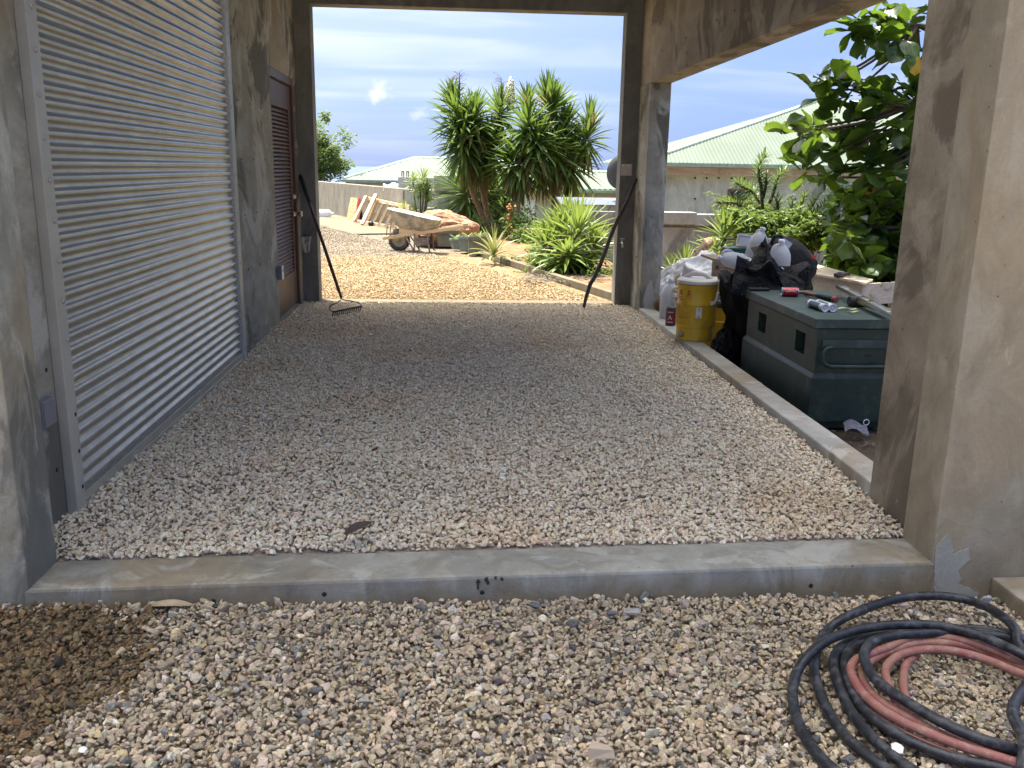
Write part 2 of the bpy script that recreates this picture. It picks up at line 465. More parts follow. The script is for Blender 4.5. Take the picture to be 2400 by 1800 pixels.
gr = t.math('MULTIPLY', t.rng(t.math('ADD', t.sep(t.pos(), 2), t.math('MULTIPLY', t.noise(t.map(t.pos(), (5, 5, 2)), 2, 6, .7), .7)), .35, .95, 1, 0), .35)
dr = t.rng(t.noise(t.map(t.pos(), (9, 9, 1.2)), 2, 7, .7), .55, .7, 0, .3)
t.set(Base_Color=t.mix(t.math('ADD', gr, dr), t.mix(t.rng(n, .3, .7), (.45, .45, .425), (.55, .55, .52)), (.24, .235, .21)), Metallic=t.rng(t.math('ADD', gr, dr), 0, .6, 1, .6), Roughness=t.rng(t.noise(t.pos(), 9, 5, .6), .3, .7, .33, .45))
t.bump(t.noise(t.map(t.pos(), (2, 2.2, 5)), 1.6, 2), .12, .02)
M['galv'] = t.mat
M['galv_trim'] = plain('grey_steel_trim', (.45, .445, .40), .5, .35, .12, 4)
M['galv_flat'] = plain('flat_galvanised_steel', (.54, .535, .49), .42, .75, .10, 5)
M['bolt'] = plain('bolt_steel', (.42, .42, .41), .45, .6, .1)
M['dark'] = plain('dark_hole', (.02, .019, .018), .9)
M['door_wood'] = wood('brown_door_wood', (.085, .047, .035), (.14, .083, .063), .45, 'Z')
M['door_slat'] = wood('brown_slat_wood', (.115, .070, .053), (.18, .115, .09), .42, 'Y')
M['black_metal'] = plain('black_metal', (.025, .025, .028), .45, .6)
M['brass'] = plain('nickel', (.5, .46, .38), .3, 1.0)
M['rake_wood'] = wood('rake_handle_wood', (.085, .045, .032), (.15, .085, .06), .6, 'Z')
M['rake_grip'] = plain('dark_green_grip', (.012, .022, .018), .7)
M['hoe_wood'] = wood('dark_handle_wood', (.055, .038, .03), (.10, .075, .06), .7, 'Z')
M['white_plastic'] = plain('white_plastic', (.72, .72, .70), .4, 0, .05)
M['grey_plastic'] = plain('grey_plastic', (.17, .18, .20), .5, 0, .06)
M['plate'] = plain('beige_plate', (.52, .45, .37), .5, 0, .1)
M['rag'] = plain('grey_rag', (.45, .44, .40), .9)

# gravel stones read their tint from the instance they belong to
def stone_mat(name, rough, wetness=0):
    t = NT(name); c = t.attr('tint', 'INSTANCER'); p = t.obj()
    n = t.noise(p, 1.3, 6, .65); n2 = t.noise(p, 6., 4, .7)
    c = t.mix(t.rng(n, .35, .7, 0, .5), c, t.mix(1.0, c, (.80, .71, .60), 'MULTIPLY'))
    c = t.mix(t.rng(n2, .35, .75, 0, .35), c, t.mix(1.0, c, (1.3, 1.28, 1.25), 'MULTIPLY'))
    t.set(Base_Color=c, Roughness=rough, Specular_IOR_Level=.25)
    t.bump(t.math('ADD', n, t.math('MULTIPLY', n2, .5)), .5, .12)
    return t.mat
M['stone'] = stone_mat('crushed_stone', .9)
M['stone_wet'] = stone_mat('wet_stone', .45)

def soil(name, a, b, sc=6):
    t = NT(name); p = t.pos()
    n = t.noise(p, sc, 8, .7, .3); n2 = t.noise(p, sc*9, 4, .7)
    t.set(Base_Color=t.mix(t.rng(n, .3, .7), a, b), Roughness=.95, Specular_IOR_Level=.1)
    t.bump(t.math('ADD', n, t.math('MULTIPLY', n2, .5)), .8, .03)
    return t.mat
M['soil'] = soil('garden_soil', (.15, .085, .045), (.26, .165, .095))
M['soil_dark'] = soil('dark_dirt', (.055, .04, .028), (.12, .09, .065))
M['bed_in'] = soil('gravel_bed_pale', (.34, .28, .22), (.48, .41, .33), 20)
M['bed_fg'] = soil('gravel_bed_tan', (.20, .155, .105), (.32, .25, .17), 20)
t = NT('gravel_bed_sunny'); p = t.pos()
v = t.voro(p, 34, 'F1', 'Color'); vd = t.voro(p, 34)
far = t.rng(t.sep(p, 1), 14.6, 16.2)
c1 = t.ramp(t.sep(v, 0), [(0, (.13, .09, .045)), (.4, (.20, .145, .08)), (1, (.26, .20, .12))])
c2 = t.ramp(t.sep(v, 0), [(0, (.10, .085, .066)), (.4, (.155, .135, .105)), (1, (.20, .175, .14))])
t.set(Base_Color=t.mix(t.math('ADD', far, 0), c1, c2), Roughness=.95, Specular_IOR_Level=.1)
t.bump(vd, .9, .02)
M['bed_out'] = t.mat

def leaf(name, a, b, trans, tw=.35, rough=.4, spec=.4, back=None):
    t = NT(name); r = t.rnd(); p = t.obj()
    n = t.noise(t.pos(), 3.5, 3, .6)
    f = t.math('ADD', t.math('MULTIPLY', r, .6), t.math('MULTIPLY', t.rng(n, .3, .7), .5))
    c = t.mix(f, a, b)
    t.set(Base_Color=c, Roughness=rough, Specular_IOR_Level=spec)
    tr = t.n.new('ShaderNodeBsdfTranslucent'); t.l.new(t.mix(f, tuple(x*.8 for x in trans), trans), tr.inputs[0])
    mx = t.n.new('ShaderNodeMixShader'); mx.inputs[0].default_value = tw
    t.l.new(t.b.outputs[0], mx.inputs[1]); t.l.new(tr.outputs[0], mx.inputs[2]); t.l.new(mx.outputs[0], t.out.inputs[0])
    return t.mat
M['yucca'] = leaf('yucca_leaf', (.040, .086, .023), (.105, .172, .040), (.22, .33, .055), .26, .5, .22)
M['yucca_old'] = leaf('yucca_old_leaf', (.10, .10, .035), (.20, .17, .06), (.25, .22, .07), .2, .55, .3)
M['yucca_lit'] = leaf('young_yucca_leaf', (.10, .17, .035), (.20, .27, .06), (.32, .42, .08), .3, .42, .4)
M['pine'] = leaf('pineapple_leaf', (.17, .20, .06), (.28, .30, .10), (.35, .38, .1), .25, .45, .4)
M['almond'] = leaf('almond_leaf', (.019, .050, .013), (.048, .098, .020), (.20, .33, .028), .32, .33, .35)
M['almond_yellow'] = leaf('almond_yellow_leaf', (.5, .32, .03), (.6, .4, .04), (.6, .4, .05), .35)
M['shrub'] = leaf('shrub_leaf', (.06, .115, .022), (.13, .19, .04), (.24, .34, .055), .32, .5, .3)
M['shrub_dark'] = leaf('spiky_leaf', (.045, .10, .03), (.10, .17, .05), (.22, .34, .06), .28, .4, .4)
M['feather'] = leaf('feathery_leaf', (.10, .15, .04), (.17, .22, .06), (.28, .36, .08), .32, .6, .2)
M['tree_leaf'] = leaf('far_tree_leaf', (.06, .11, .03), (.15, .21, .06), (.30, .38, .10), .3, .5, .3)
M['flower'] = plain('cream_flower', (.72, .70, .55), .7)
M['orange'] = plain('orange_flower', (.30, .13, .03), .6)
t = NT('yucca_bark'); p = t.obj(); n = t.noise(t.map(p, (10, 10, 26)), 2.5, 6, .65)
t.set(Base_Color=t.mix(t.rng(n, .3, .7), (.12, .075, .045), (.32, .22, .14)), Roughness=.95); t.bump(n, 1.0, .02)
M['bark'] = t.mat
M['bark_dark'] = plain('dark_bark', (.09, .07, .05), .9, 0, .35, 12, bump=.6)
M['dead'] = plain('dry_stalk', (.12, .10, .08), .9)
t = NT('log_bark'); p = t.obj(); n = t.noise(t.map(p, (14, 14, 5)), 2.2, 6, .65, .5)
t.set(Base_Color=t.mix(t.rng(n, .3, .7), (.10, .055, .03), (.36, .24, .14)), Roughness=.95); t.bump(n, .9, .02)
M['log'] = t.mat
# ------------------------------------------------------------------ land, sea
def flat(name, x0, x1, y0, y1, zf, mat, nx=2, ny=2, label=None, kind='structure'):
    b = MB()
    b.grid(nx, ny, lambda a, c: (x0+(x1-x0)*a, y0+(y1-y0)*c, zf(x0+(x1-x0)*a, y0+(y1-y0)*c)), smooth=True)
    o = b.build(name, mat); tag(o, label, None, None, kind); return o
def ss(a, b, x):
    t = min(1, max(0, (x-a)/(b-a))); return t*t*(3-2*t)
t = NT('sea_water'); p = t.pos(); n = t.noise(t.map(p, (.002, .0006, 1)), 3, 4)
t.set(Base_Color=t.mix(n, (.035, .065, .14), (.045, .08, .165)), Roughness=.55, Specular_IOR_Level=.4)
flat('sea', -60000, 60000, -2000, 90000, lambda x, y: -70, t.mat)
t = NT('hillside'); p = t.pos(); n = t.noise(p, .3, 8, .65)
t.set(Base_Color=t.mix(n, (.06, .09, .03), (.20, .17, .09)), Roughness=1.0)
def land(x, y):
    d = max(0, y-21, abs(x)-45, -y-30)
    return -.40-4.2*ss(0, 14, max(0, y-23+.42*(x+2)*(1 if x < -2 else .0)))-75*ss(14, 420, d)
b = MB(); xs = list(np.linspace(-700, -50, 14))+list(np.linspace(-45, 45, 46))+list(np.linspace(50, 700, 14))
ys = list(np.linspace(-500, -20, 10))+list(np.linspace(-16, 60, 39))+list(np.linspace(70, 700, 16))
vs = [(x, y, land(x, y)) for y in ys for x in xs]
nx = len(xs)
b.add(vs, [(j*nx+i, j*nx+i+1, (j+1)*nx+i+1, (j+1)*nx+i) for j in range(len(ys)-1) for i in range(nx-1)], smooth=True)
tag(b.build('ground', t.mat), kind='structure')

def zin(x, y):
    return -.040+.040*ss(3.25, 4.2, y)+.045*math.exp(-((x+1.56)/.14)**2)*ss(4.6, 3.4, y)*ss(3.15, 3.4, y)-.012*ss(1.6, 1.9, x)
def zfg(x, y): return -.145-.022*x-.02*ss(2.6, 1.2, y)*0
# exterior kerb line
KA, KB = Vector((1.80, 9.80, 0)), Vector((-.16, 17.05, 0))
def kerb_x(y): return KA.x+(KB.x-KA.x)*(y-KA.y)/(KB.y-KA.y)
# parapet line (front face) beyond the yard
WA, WB = Vector((-1.12, 20.75, 0)), Vector((-4.75, 29.9, 0))
wdir = (WB-WA).normalized(); wnrm = Vector((wdir.y*-1, wdir.x, 0))
if wnrm.y > 0: wnrm = -wnrm
def soil_z(x, y):
    hi = ss(8.9, 9.8, y)
    low = ss(3.2, 4.6, x)*ss(9, 10.5, y)+ss(2.3, 3.2, x)*ss(11, 13.5, y)*(1-ss(3.2, 4.6, x))
    return -.17*(1-hi)+.02*hi-.42*min(1, low)+.03*rn((x, y, 0), 1.3, 4)+.012*rn((x, y, 0), 6, 5)
b = MB()
def dirt_pt(a, c):
    y = 1.2+c*21; x = (2.39 if y < 3.12 else 2.05)+a*13; return (x, y, soil_z(x, y)-.01)
b.grid(60, 70, dirt_pt)
tag(b.build('dirt', M['soil_dark']), kind='structure')
b = MB()
def gbed(a, c):
    y = 9.62+c*11.5; x0 = kerb_x(min(y, 17.2))+.05; x = x0+a*(8.5-x0); return (x, y, soil_z(x, y)+.012)
b.grid(40, 40, gbed)
tag(b.build('garden_bed', M['soil']), kind='structure')
b = MB()
def ibed(a, c):
    x = -1.56+a*3.49; y0 = 2.996+.039*x+.225; y = y0+c*(9.42-y0); return (x, y, zin(x, y)-.020)
b.grid(24, 40, ibed)
tag(b.build('gravel_bed', M['bed_in']), kind='structure')
flat('forecourt', -9, 9, -14, 3.06, lambda x, y: zfg(x, y)-.022, M['bed_fg'], 20, 20)
b = MB()
def ybed(a, c):
    y = 9.6+c*22; x1 = kerb_x(min(y, 17.2))-.02; x = -9+a*(x1+9); return (x, y, -.024)
b.grid(10, 40, ybed)
tag(b.build('yard', M['bed_out']), kind='structure')

# ------------------------------------------------------------------ carport
CP = thing('concrete_carport', 'grey concrete carport with open ends, galvanised roller shutter and brown louvred door', 'carport')
Y0, AL, TH = 2.996, .039, .234
XL, XR, XO, YF, H = -1.556, 1.91, 2.114, 9.41, 2.93
def fpt(x, d, z): return (x, Y0+AL*x+d, z)
def fblock(b, x0, x1, z0, z1, mi=0, d0=0, d1=TH):
    return b.hexa([fpt(x0, d0, z0), fpt(x1, d0, z0), fpt(x1, d1, z0), fpt(x0, d1, z0), fpt(x0, d0, z1), fpt(x1, d0, z1), fpt(x1, d1, z1), fpt(x0, d1, z1)], mi)
def cpart(name, mat, *blocks, bevel=.006):
    b = MB()
    for k in blocks:
        if k[0] == 'f': fblock(b, *k[1:])
        else: b.box(*k)
    return b.build(name, mat, CP, bevel=bevel)
CT = 4.9
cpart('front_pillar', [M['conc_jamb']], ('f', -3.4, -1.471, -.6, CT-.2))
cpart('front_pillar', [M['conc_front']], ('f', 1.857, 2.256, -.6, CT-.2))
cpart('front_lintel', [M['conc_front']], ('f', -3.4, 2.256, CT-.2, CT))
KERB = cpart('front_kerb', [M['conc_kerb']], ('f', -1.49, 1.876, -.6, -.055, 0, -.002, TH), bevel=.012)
SH0, SH1, DR0, DR1, DRH = 3.52, 6.52, 8.085, 9.25, 2.21
b = MB()
b.box(XL-.2, XL, 3.17, SH0, -.4, CT); b.box(XL-.2, XL, SH0, SH1, 2.95, CT)
b.box(XL-.2, XL, SH1, DR0, -.4, CT); b.box(XL-.2, XL, DR0, DR1, DRH, CT); b.box(XL-.2, XL, DR1, YF+.001, -.4, CT)
b.build('side_wall', M['conc_wall'], CP, bevel=0)
b = MB(); b.box(XR, XO, 3.27, 3.722, -.4, CT); b.build('corner_pier', M['conc_beam'], CP, bevel=.006)
b = MB(); b.box(XR, XO, 8.903, YF+.001, -.4, 2.226); b.build('corner_pier', M['conc_wall'], CP, bevel=.006)
b = MB(); b.box(XR, XO, 3.722, YF+.001, 2.226, CT); b.build('side_beam', M['conc_beam'], CP, bevel=.006)
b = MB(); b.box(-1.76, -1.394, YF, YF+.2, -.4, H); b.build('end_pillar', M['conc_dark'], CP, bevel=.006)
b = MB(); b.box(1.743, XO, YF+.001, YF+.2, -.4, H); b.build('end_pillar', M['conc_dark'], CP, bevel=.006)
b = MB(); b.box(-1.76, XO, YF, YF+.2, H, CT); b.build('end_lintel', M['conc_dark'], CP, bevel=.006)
b = MB(); b.box(-3.4, 2.14, 2.92, 9.62, CT, CT+.16); b.build('roof_slab', M['soffit'], CP)
b = MB(); b.box(-3.4, 2.14, 9.612, 10.28, 3.12, 3.26); b.build('sun_block_slab', M['soffit'], CP)  # unseen slab added to keep direct sun off the carport floor
b = MB(); b.box(-1.394, 1.743, YF, YF+.2, -.3, .004); b.build('door_sill', M['conc_pale'], CP, bevel=.004)
# side kerb: cast in lengths with a joint
for y0, y1, dx in ((3.722, 5.62, 0), (5.624, 7.35, .004), (7.354, 8.903, -.003)):
    b = MB(); b.box(XR+dx, 2.064+dx, y0, y1, -.4, .035); b.build('side_kerb', M['conc_side'], CP, bevel=.010)
# low kerb butting on the front pillar
b = MB(); b.hexa([(2.113, .4, -.6), (2.40, .4, -.6), (2.40, 3.085, -.6), (2.113, 3.076, -.6), (2.113, .4, -.125), (2.40, .4, -.125), (2.40, 3.085, -.125), (2.113, 3.076, -.125)])
b.build('return_kerb', M['conc_kerb'], CP, bevel=.010)
# fresh cement smear on pillar foot and kerb face
pp = [(862, 590), (872, 510), (905, 470), (928, 450), (953, 482), (958, 552), (1000, 530), (1038, 518), (1048, 575), (1010, 606), (985, 640), (1000, 672), (985, 700), (1030, 722), (1095, 752), (1070, 790), (980, 785), (860, 780)]
pj = []
for (a0, c0), (a1, c1) in zip(pp, pp[1:]+pp[:1]):
    m_ = max(1, int(math.hypot(a1-a0, c1-c0)/9))
    for k in range(m_):
        f = k/m_; jt = 0 if k == 0 else 3.2
        pj.append((a0+(a1-a0)*f+random.uniform(-jt, jt), c0+(c1-c0)*f+random.uniform(-jt, jt)))
pw = []
for a, c in pj:
    u, v = 1800+a/2.2117, 1050+c/2.2117
    q = gy(u, v, 3.075); q = gy(u, v, Y0+AL*q.x); pw.append(q)
b = MB(); n = len(pw)
b.add([(q.x, q.y-.003, q.z) for q in pw]+[(q.x, q.y+.004, q.z) for q in pw], [tuple(range(n))]+[(i, (i+1) % n, (i+1) % n+n, i+n) for i in range(n)])
b.build('cement_patch', M['conc_patch'], CP)
# painted survey mark on kerb: cross, figure five, inch ticks
pm = plain('dark_paint', (.035, .028, .02), .7)
def stroke(b, pts, w):
    ps = []
    for a, c in pts:
        u, v = 800+a/2.553, 1150+c/2.553
        q = gy(u, v, 3.03); q = gy(u, v, Y0+AL*q.x-.004); ps.append(q)
    for q0, q1 in zip(ps[:-1], ps[1:]): b.beam(q0, q1, w, .004, up=(0, 1, 0))
ln = lambda y: y+18
for marks in ([([(818, ln(512)), (818, ln(572))], .007), ([(806, ln(530)), (832, ln(527))], .006)],
              [([(878, ln(506)), (862, ln(508)), (862, ln(522)), (876, ln(524)), (882, ln(534)), (872, ln(542))], .007)],
              [([(923, ln(496)), (923, ln(508))], .008)], [([(958, ln(502)), (964, ln(518))], .009)]):
    b = MB()
    for pts, w in marks: stroke(b, pts, w)
    b.build('paint_mark', pm, CP)
# shutter-tie holes left in the concrete
me_h = MB().lathe([(.009, 0), (.009, .002)], 10).mesh('tie_hole'); me_h.materials.append(M['dark'])
def hole(p, ax):
    inst('tie_hole', me_h, CP, p, (0, rad(90)*(1 if ax > 0 else -1), 0) if abs(ax) == 1 else (rad(90), 0, 0))
for a, c in [(1300, 215), (1370, 265), (1437, 300), (1320, 556), (1389, 578), (1450, 602), (1342, 883), (1410, 884), (1470, 887), (1360, 1195), (1427, 1180), (1487, 1165), (1380, 1497), (1443, 1467), (1503, 1437)]:
    hole(gx(a/2.37, c/2.37, XL), 1)
for a, c in [(108, 867), (133, 1101)]: hole(gx(a, c, XL), 1)
for a, c in [(712, 55), (618, 105), (460, 198), (338, 262), (240, 695), (205, 1330)]:
    hole(gx(1400+a/2.212, c/2.212, XR), -1)
for a, c in [(1503, 410), (1491, 602)]: hole(gx(a, c, XR), -1)
for u, v in [(500, 1408), (760, 1392), (1900, 1372), (1130, 1388)]:
    q = gy(u, v, 3.02); q = gy(u, v, Y0+AL*q.x); hole((q.x, q.y-.0005, q.z), 2)

# roller shutter
SH = empty('roller_shutter', (XL, 5.0, 0)); SH.parent = CP
sp, NSL = .0565, 52
b = MB(); prof = []
for i in range(15):
    ph = i/14; s = -math.cos(2*math.pi*ph)
    prof.append((.0085*math.tanh(1.7*s)/math.tanh(1.7), ph*sp))
ny = 9
b.grid(ny, len(prof), lambda a, c: (prof[round(c*(len(prof)-1))][0], (a-.5)*2.90, prof[round(c*(len(prof)-1))][1]))
me_sl = b.mesh('slat'); me_sl.materials.append(M['galv'])
for k in range(NSL):
    o = inst('slat', me_sl, SH, (.018, .014, .061+k*sp), (0, 0, random.uniform(-.0004, .0004)))
for name, y0, y1 in (('guide_rail', 3.487, 3.574), ('guide_rail', 6.455, 6.55)):
    b = MB(); b.box(.001, .042, y0-5.0, y1-5.0, -.05, 3.1); b.build(name, M['galv_trim'], SH, bevel=.003)
b = MB(); b.box(.006, .034, 3.574-5, 6.455-5, .022, .062); b.box(.002, .038, 3.574-5, 6.455-5, -.02, .020)
b.build('bottom_rail', M['galv_flat'], SH, bevel=.003)
me_b = MB().lathe([(.0105, 0), (.0105, .003), (.007, .006)], 12).mesh('bolt'); me_b.materials.append(M['bolt'])
me_bh = MB().lathe([(.009, 0), (.009, .001)], 12).mesh('bolt_hole'); me_bh.materials.append(M['dark'])
for u, v, hl in [(73, 14, 0), (83, 116, 0), (92, 221, 0), (103.5, 323, 0), (116, 421.7, 0), (127, 517.6, 0), (138, 612, 0), (147.5, 705.6, 0), (159, 796, 0), (177, 971, 1), (185.5, 1057, 1), (194, 1140, 1)]:
    q = gx(u, v, XL+.042)
    inst('bolt_hole' if hl else 'bolt', me_bh if hl else me_b, SH, (.042, q.y-5, q.z), (0, rad(90), 0))
for u, v in [(531, 22), (533, 79), (536, 136), (539, 194), (542, 250), (552, 411), (555, 468), (558, 515), (561, 567), (563, 618), (569, 740), (574, 814)]:
    q = gx(u, v, XL+.042); inst('bolt', me_b, SH, (.042, min(6.53, max(6.475, q.y))-5, q.z), (0, rad(90), 0), (.7, .7, .8))

b = MB(); b.box(XL-.22, XL-.012, DR0+.002, DR1-.002, -.4, .012); b.build('door_step', M['conc_dark'], CP, bevel=.004)
# louvred door, set back in the wall
DX = XL-.034
DO = empty('louvre_door', (DX, 8.66, 0)); DO.parent = CP
b = MB(); y0, y1 = DR0-8.66, DR1-8.66
b.box(-.05, .03, y0, y0+.045, 0, DRH); b.box(-.05, .03, y1-.045, y1, 0, DRH); b.box(-.05, .03, y0+.045, y1-.045, DRH-.07, DRH)
b.build('door_frame', M['door_wood'], DO, bevel=.004)
a0, a1 = y0+.05, y1-.05
for yy in ((a0, a0+.10), (a1-.10, a1)):
    b = MB(); b.box(-.04, .004, yy[0], yy[1], .03, DRH-.078); b.build('stile', M['door_wood'], DO, bevel=.003)
b = MB(); b.box(-.038, .002, a0+.10, a1-.10, 1.91, DRH-.078); b.build('top_rail', M['door_wood'], DO, bevel=.003)
b = MB(); b.box(-.038, .002, a0+.10, a1-.10, .03, .36); b.build('bottom_rail', M['door_wood'], DO, bevel=.003)
b = MB(); b.box(-.046, -.041, a0+.02, a1-.02, .03, 2.1); b.build('shade_sheet', plain('slat_shade', (.03, .02, .016), .8), DO)  # dark sheet added in place of the shade behind the slats
me_l = MB().cbox((0, 0, 0), (.045, a1-a0-.20, .007)).mesh('louvre_slat'); me_l.materials.append(M['door_slat'])
NL = 43
for k in range(NL):
    inst('louvre_slat', me_l, DO, (-.016, (a0+a1)/2, .385+k*(1.50/(NL-1))), (0, rad(48)+random.uniform(-.03, .03), 0))
for z in (1.86, .3):
    b = MB(); b.tube([(.008, a0-.006, z), (.008, a0-.006, z+.13)], .009, 8); b.build('hinge', M['black_metal'], DO)
b = MB(); b.lathe([(.028, 0), (.028, .012), (.02, .02), (.013, .022), (.013, .05), (.026, .06), (.03, .075), (.024, .09), (.005, .095)], 16, M=T(.004, a1-.055, .92) @ Ry(rad(90)))
b.build('door_knob', M['brass'], DO)
b = MB(); b.lathe([(.03, 0), (.028, .015), (.018, .03), (.016, .034)], 16, M=T(.004, a1-.055, 1.09) @ Ry(rad(90)))
b.build('deadbolt', M['brass'], DO)

# ------------------------------------------------------------------ gravel
def make_stone(seed, sq=(1, .82, .62), n=15, bev=.10):
    r = random.Random(seed); bm = bmesh.new()
    for i in range(n):
        v = Vector((r.gauss(0, 1), r.gauss(0, 1), r.gauss(0, 1))).normalized()*r.uniform(.8, 1.0)
        bm.verts.new((v.x*sq[0]*.5, v.y*sq[1]*.5, v.z*sq[2]*.5))
    g = bmesh.ops.convex_hull(bm, input=bm.verts)
    bmesh.ops.delete(bm, geom=[v for v in bm.verts if not v.link_faces], context='VERTS')
    bmesh.ops.dissolve_limit(bm, angle_limit=rad(14), verts=bm.verts, edges=bm.edges)
    if bev: bmesh.ops.bevel(bm, geom=list(bm.edges), offset=bev*.5, segments=1, affect='EDGES', clamp_overlap=True)
    bmesh.ops.triangulate(bm, faces=[f for f in bm.faces if len(f.verts) > 4])
    me = bpy.data.meshes.new('stone'); bm.to_mesh(me); bm.free()
    return me
def stone_coll(name, mat, n, bev, seed):
    c = bpy.data.collections.new(name)
    for k in range(n):
        r = random.Random(seed+k)
        me = make_stone(seed+k, (1, r.uniform(.62, .95), r.uniform(.45, .75)), r.randint(11, 18), bev)
        me.materials.append(mat); c.objects.link(bpy.data.objects.new('stone', me))
    return c
ST_A = stone_coll('stones_dry', M['stone'], 16, .13, 100)
ST_B = stone_coll('stones_wet', M['stone_wet'], 12, .13, 100)
ST_C = stone_coll('stones_far', M['stone'], 10, 0, 300)
def gn_scatter(coll):
    g = bpy.data.node_groups.new('scatter', 'GeometryNodeTree')
    g.interface.new_socket('Geometry', in_out='INPUT', socket_type='NodeSocketGeometry')
    g.interface.new_socket('Geometry', in_out='OUTPUT', socket_type='NodeSocketGeometry')
    n, l = g.nodes, g.links
    gi, go = n.new('NodeGroupInput'), n.new('NodeGroupOutput')
    ci = n.new('GeometryNodeCollectionInfo'); ci.inputs['Collection'].default_value = coll
    ci.inputs['Separate Children'].default_value = True; ci.inputs['Reset Children'].default_value = True
    ip = n.new('GeometryNodeInstanceOnPoints'); ip.inputs['Pick Instance'].default_value = True
    def at(nm, ty):
        a = n.new('GeometryNodeInputNamedAttribute'); a.data_type = ty; a.inputs['Name'].default_value = nm; return a.outputs['Attribute']
    er = n.new('FunctionNodeEulerToRotation'); l.new(at('rot', 'FLOAT_VECTOR'), er.inputs[0])
    l.new(gi.outputs[0], ip.inputs['Points']); l.new(ci.outputs[0], ip.inputs['Instance'])
    l.new(at('idx', 'INT'), ip.inputs['Instance Index']); l.new(er.outputs[0], ip.inputs['Rotation'])
    l.new(at('scl', 'FLOAT_VECTOR'), ip.inputs['Scale']); l.new(ip.outputs[0], go.inputs[0])
    return g
def scatter(name, P, size, tint, coll, label, tilt=.5):
    N = len(P)
    me = bpy.data.meshes.new(name); me.vertices.add(N)
    me.vertices.foreach_set('co', np.asarray(P, np.float32).ravel())
    rot = np.stack([RNG.normal(0, tilt, N), RNG.normal(0, tilt, N), RNG.uniform(0, 6.283, N)], 1)
    scl = np.asarray(size)[:, None]*RNG.uniform(.85, 1.15, (N, 3))
    for nm, ty, arr in (('rot', 'FLOAT_VECTOR', rot), ('scl', 'FLOAT_VECTOR', scl)):
        a = me.attributes.new(nm, ty, 'POINT'); a.data.foreach_set('vector', arr.astype(np.float32).ravel())
    a = me.attributes.new('idx', 'INT', 'POINT'); a.data.foreach_set('value', RNG.integers(0, len(coll.objects), N).astype(np.int32))
    a = me.attributes.new('tint', 'FLOAT_COLOR', 'POINT')
    a.data.foreach_set('color', np.concatenate([tint, np.ones((N, 1))], 1).astype(np.float32).ravel())
    o = bpy.data.objects.new(name, me); COL.objects.link(o)
    md = o.modifiers.new('scatter', 'NODES'); md.node_group = gn_scatter(coll)
    tag(o, label, None, None, 'stuff'); return o
def jgrid(x0, x1, y0, y1, s):
    xs = np.arange(x0, x1, s); ys = np.arange(y0, y1, s)
    X, Y = np.meshgrid(xs, ys); X = X.ravel(); Y = Y.ravel()
    return X+RNG.uniform(-.55, .55, X.size)*s, Y+RNG.uniform(-.55, .55, X.size)*s
def palette(N, cols, wts, var=.14):
    c = np.array(cols)[RNG.choice(len(cols), N, p=np.array(wts)/sum(wts))]
    return np.clip(c*RNG.normal(1, var, (N, 1))*RNG.normal(1, .03, (N, 3)), .01, .95)
def lognorm(N, m, s, lo, hi): return np.clip(m*np.exp(RNG.normal(0, s, N)), lo, hi)
vn = lambda X, Y, f, sd: np.array([rn((x, y, 0), f, sd) for x, y in zip(X, Y)])

# under the roof: pale washed stone
X, Y = jgrid(-1.55, 1.90, 3.12, 9.40, .0148)
k = Y > Y0+AL*X+TH+.004
X, Y = X[k], Y[k]; N = X.size
size = lognorm(N, .0242, .25, .013, .046)
Zs = np.array([zin(x, y) for x, y in zip(X, Y)])
lay = RNG.random(N)
Zs = Zs-.012+.018*lay**1.3+.012*vn(X, Y, 1.6, 3)+.006*vn(X, Y, 6, 8)
tn = palette(N, [(.91, .79, .605), (.85, .73, .545), (.74, .595, .40), (.68, .58, .43), (.94, .86, .69), (.42, .365, .29)], [44, 31, 10, 4, 11, .6], .09)
ton = vn(X, Y, .8, 11)[:, None]
tn = np.clip(tn*(1+.10*ton*np.array([[1, .8, .5]])), .02, .95)
rust = np.clip((vn(X, Y, 1.1, 21)+.25*(Y[:, None][:, 0] > 7.5)-.25)*1.6, 0, .30)[:, None]
tn = tn*(1-rust)+tn*np.array([[.92, .74, .55]])*rust
scatter('gravel', np.stack([X, Y, Zs], 1), size, tn, ST_A, 'pale pinkish crushed stone covering the carport floor')

# forecourt: browner mixed stone, a wet patch at one side
WET = [gz(u, v, -.12) for u, v in [(-200, 1850), (0, 1772), (145, 1732), (215, 1655), (290, 1632), (330, 1605), (385, 1560), (400, 1500), (372, 1452), (335, 1432), (200, 1425), (-200, 1425)]]
WET = [(q.x, q.y) for q in WET]
def inpoly(X, Y, poly):
    ins = np.zeros(X.shape, bool); n = len(poly)
    for i in range(n):
        x0, y0 = poly[i]; x1, y1 = poly[(i+1) % n]
        c = ((y0 > Y) != (y1 > Y)) & (X < (x1-x0)*(Y-y0)/(y1-y0+1e-12)+x0)
        ins ^= c
    return ins
X, Y = jgrid(-2.1, 2.9, 1.55, 3.02, .0130)
k = (Y < Y0+AL*X-.006)
X, Y = X[k], Y[k]; N = X.size
size = lognorm(N, .0208, .36, .010, .058)
lay = RNG.random(N)
Zs = np.array([zfg(x, y) for x, y in zip(X, Y)])-.013+.019*lay**1.3+.010*vn(X, Y, 2.2, 5)+.006*vn(X, Y, 7, 6)+.004*(size > .035)
tn = palette(N, [(.57, .47, .325), (.67, .57, .415), (.46, .375, .26), (.375, .34, .285), (.15, .15, .145), (.64, .50, .29), (.73, .665, .55)], [38, 18, 20, 13, 4.2, 5, 2.5], .14)
dust = vn(X, Y, 1.2, 13)[:, None]; tn = np.clip(tn*(1+.12*dust), .02, .95)
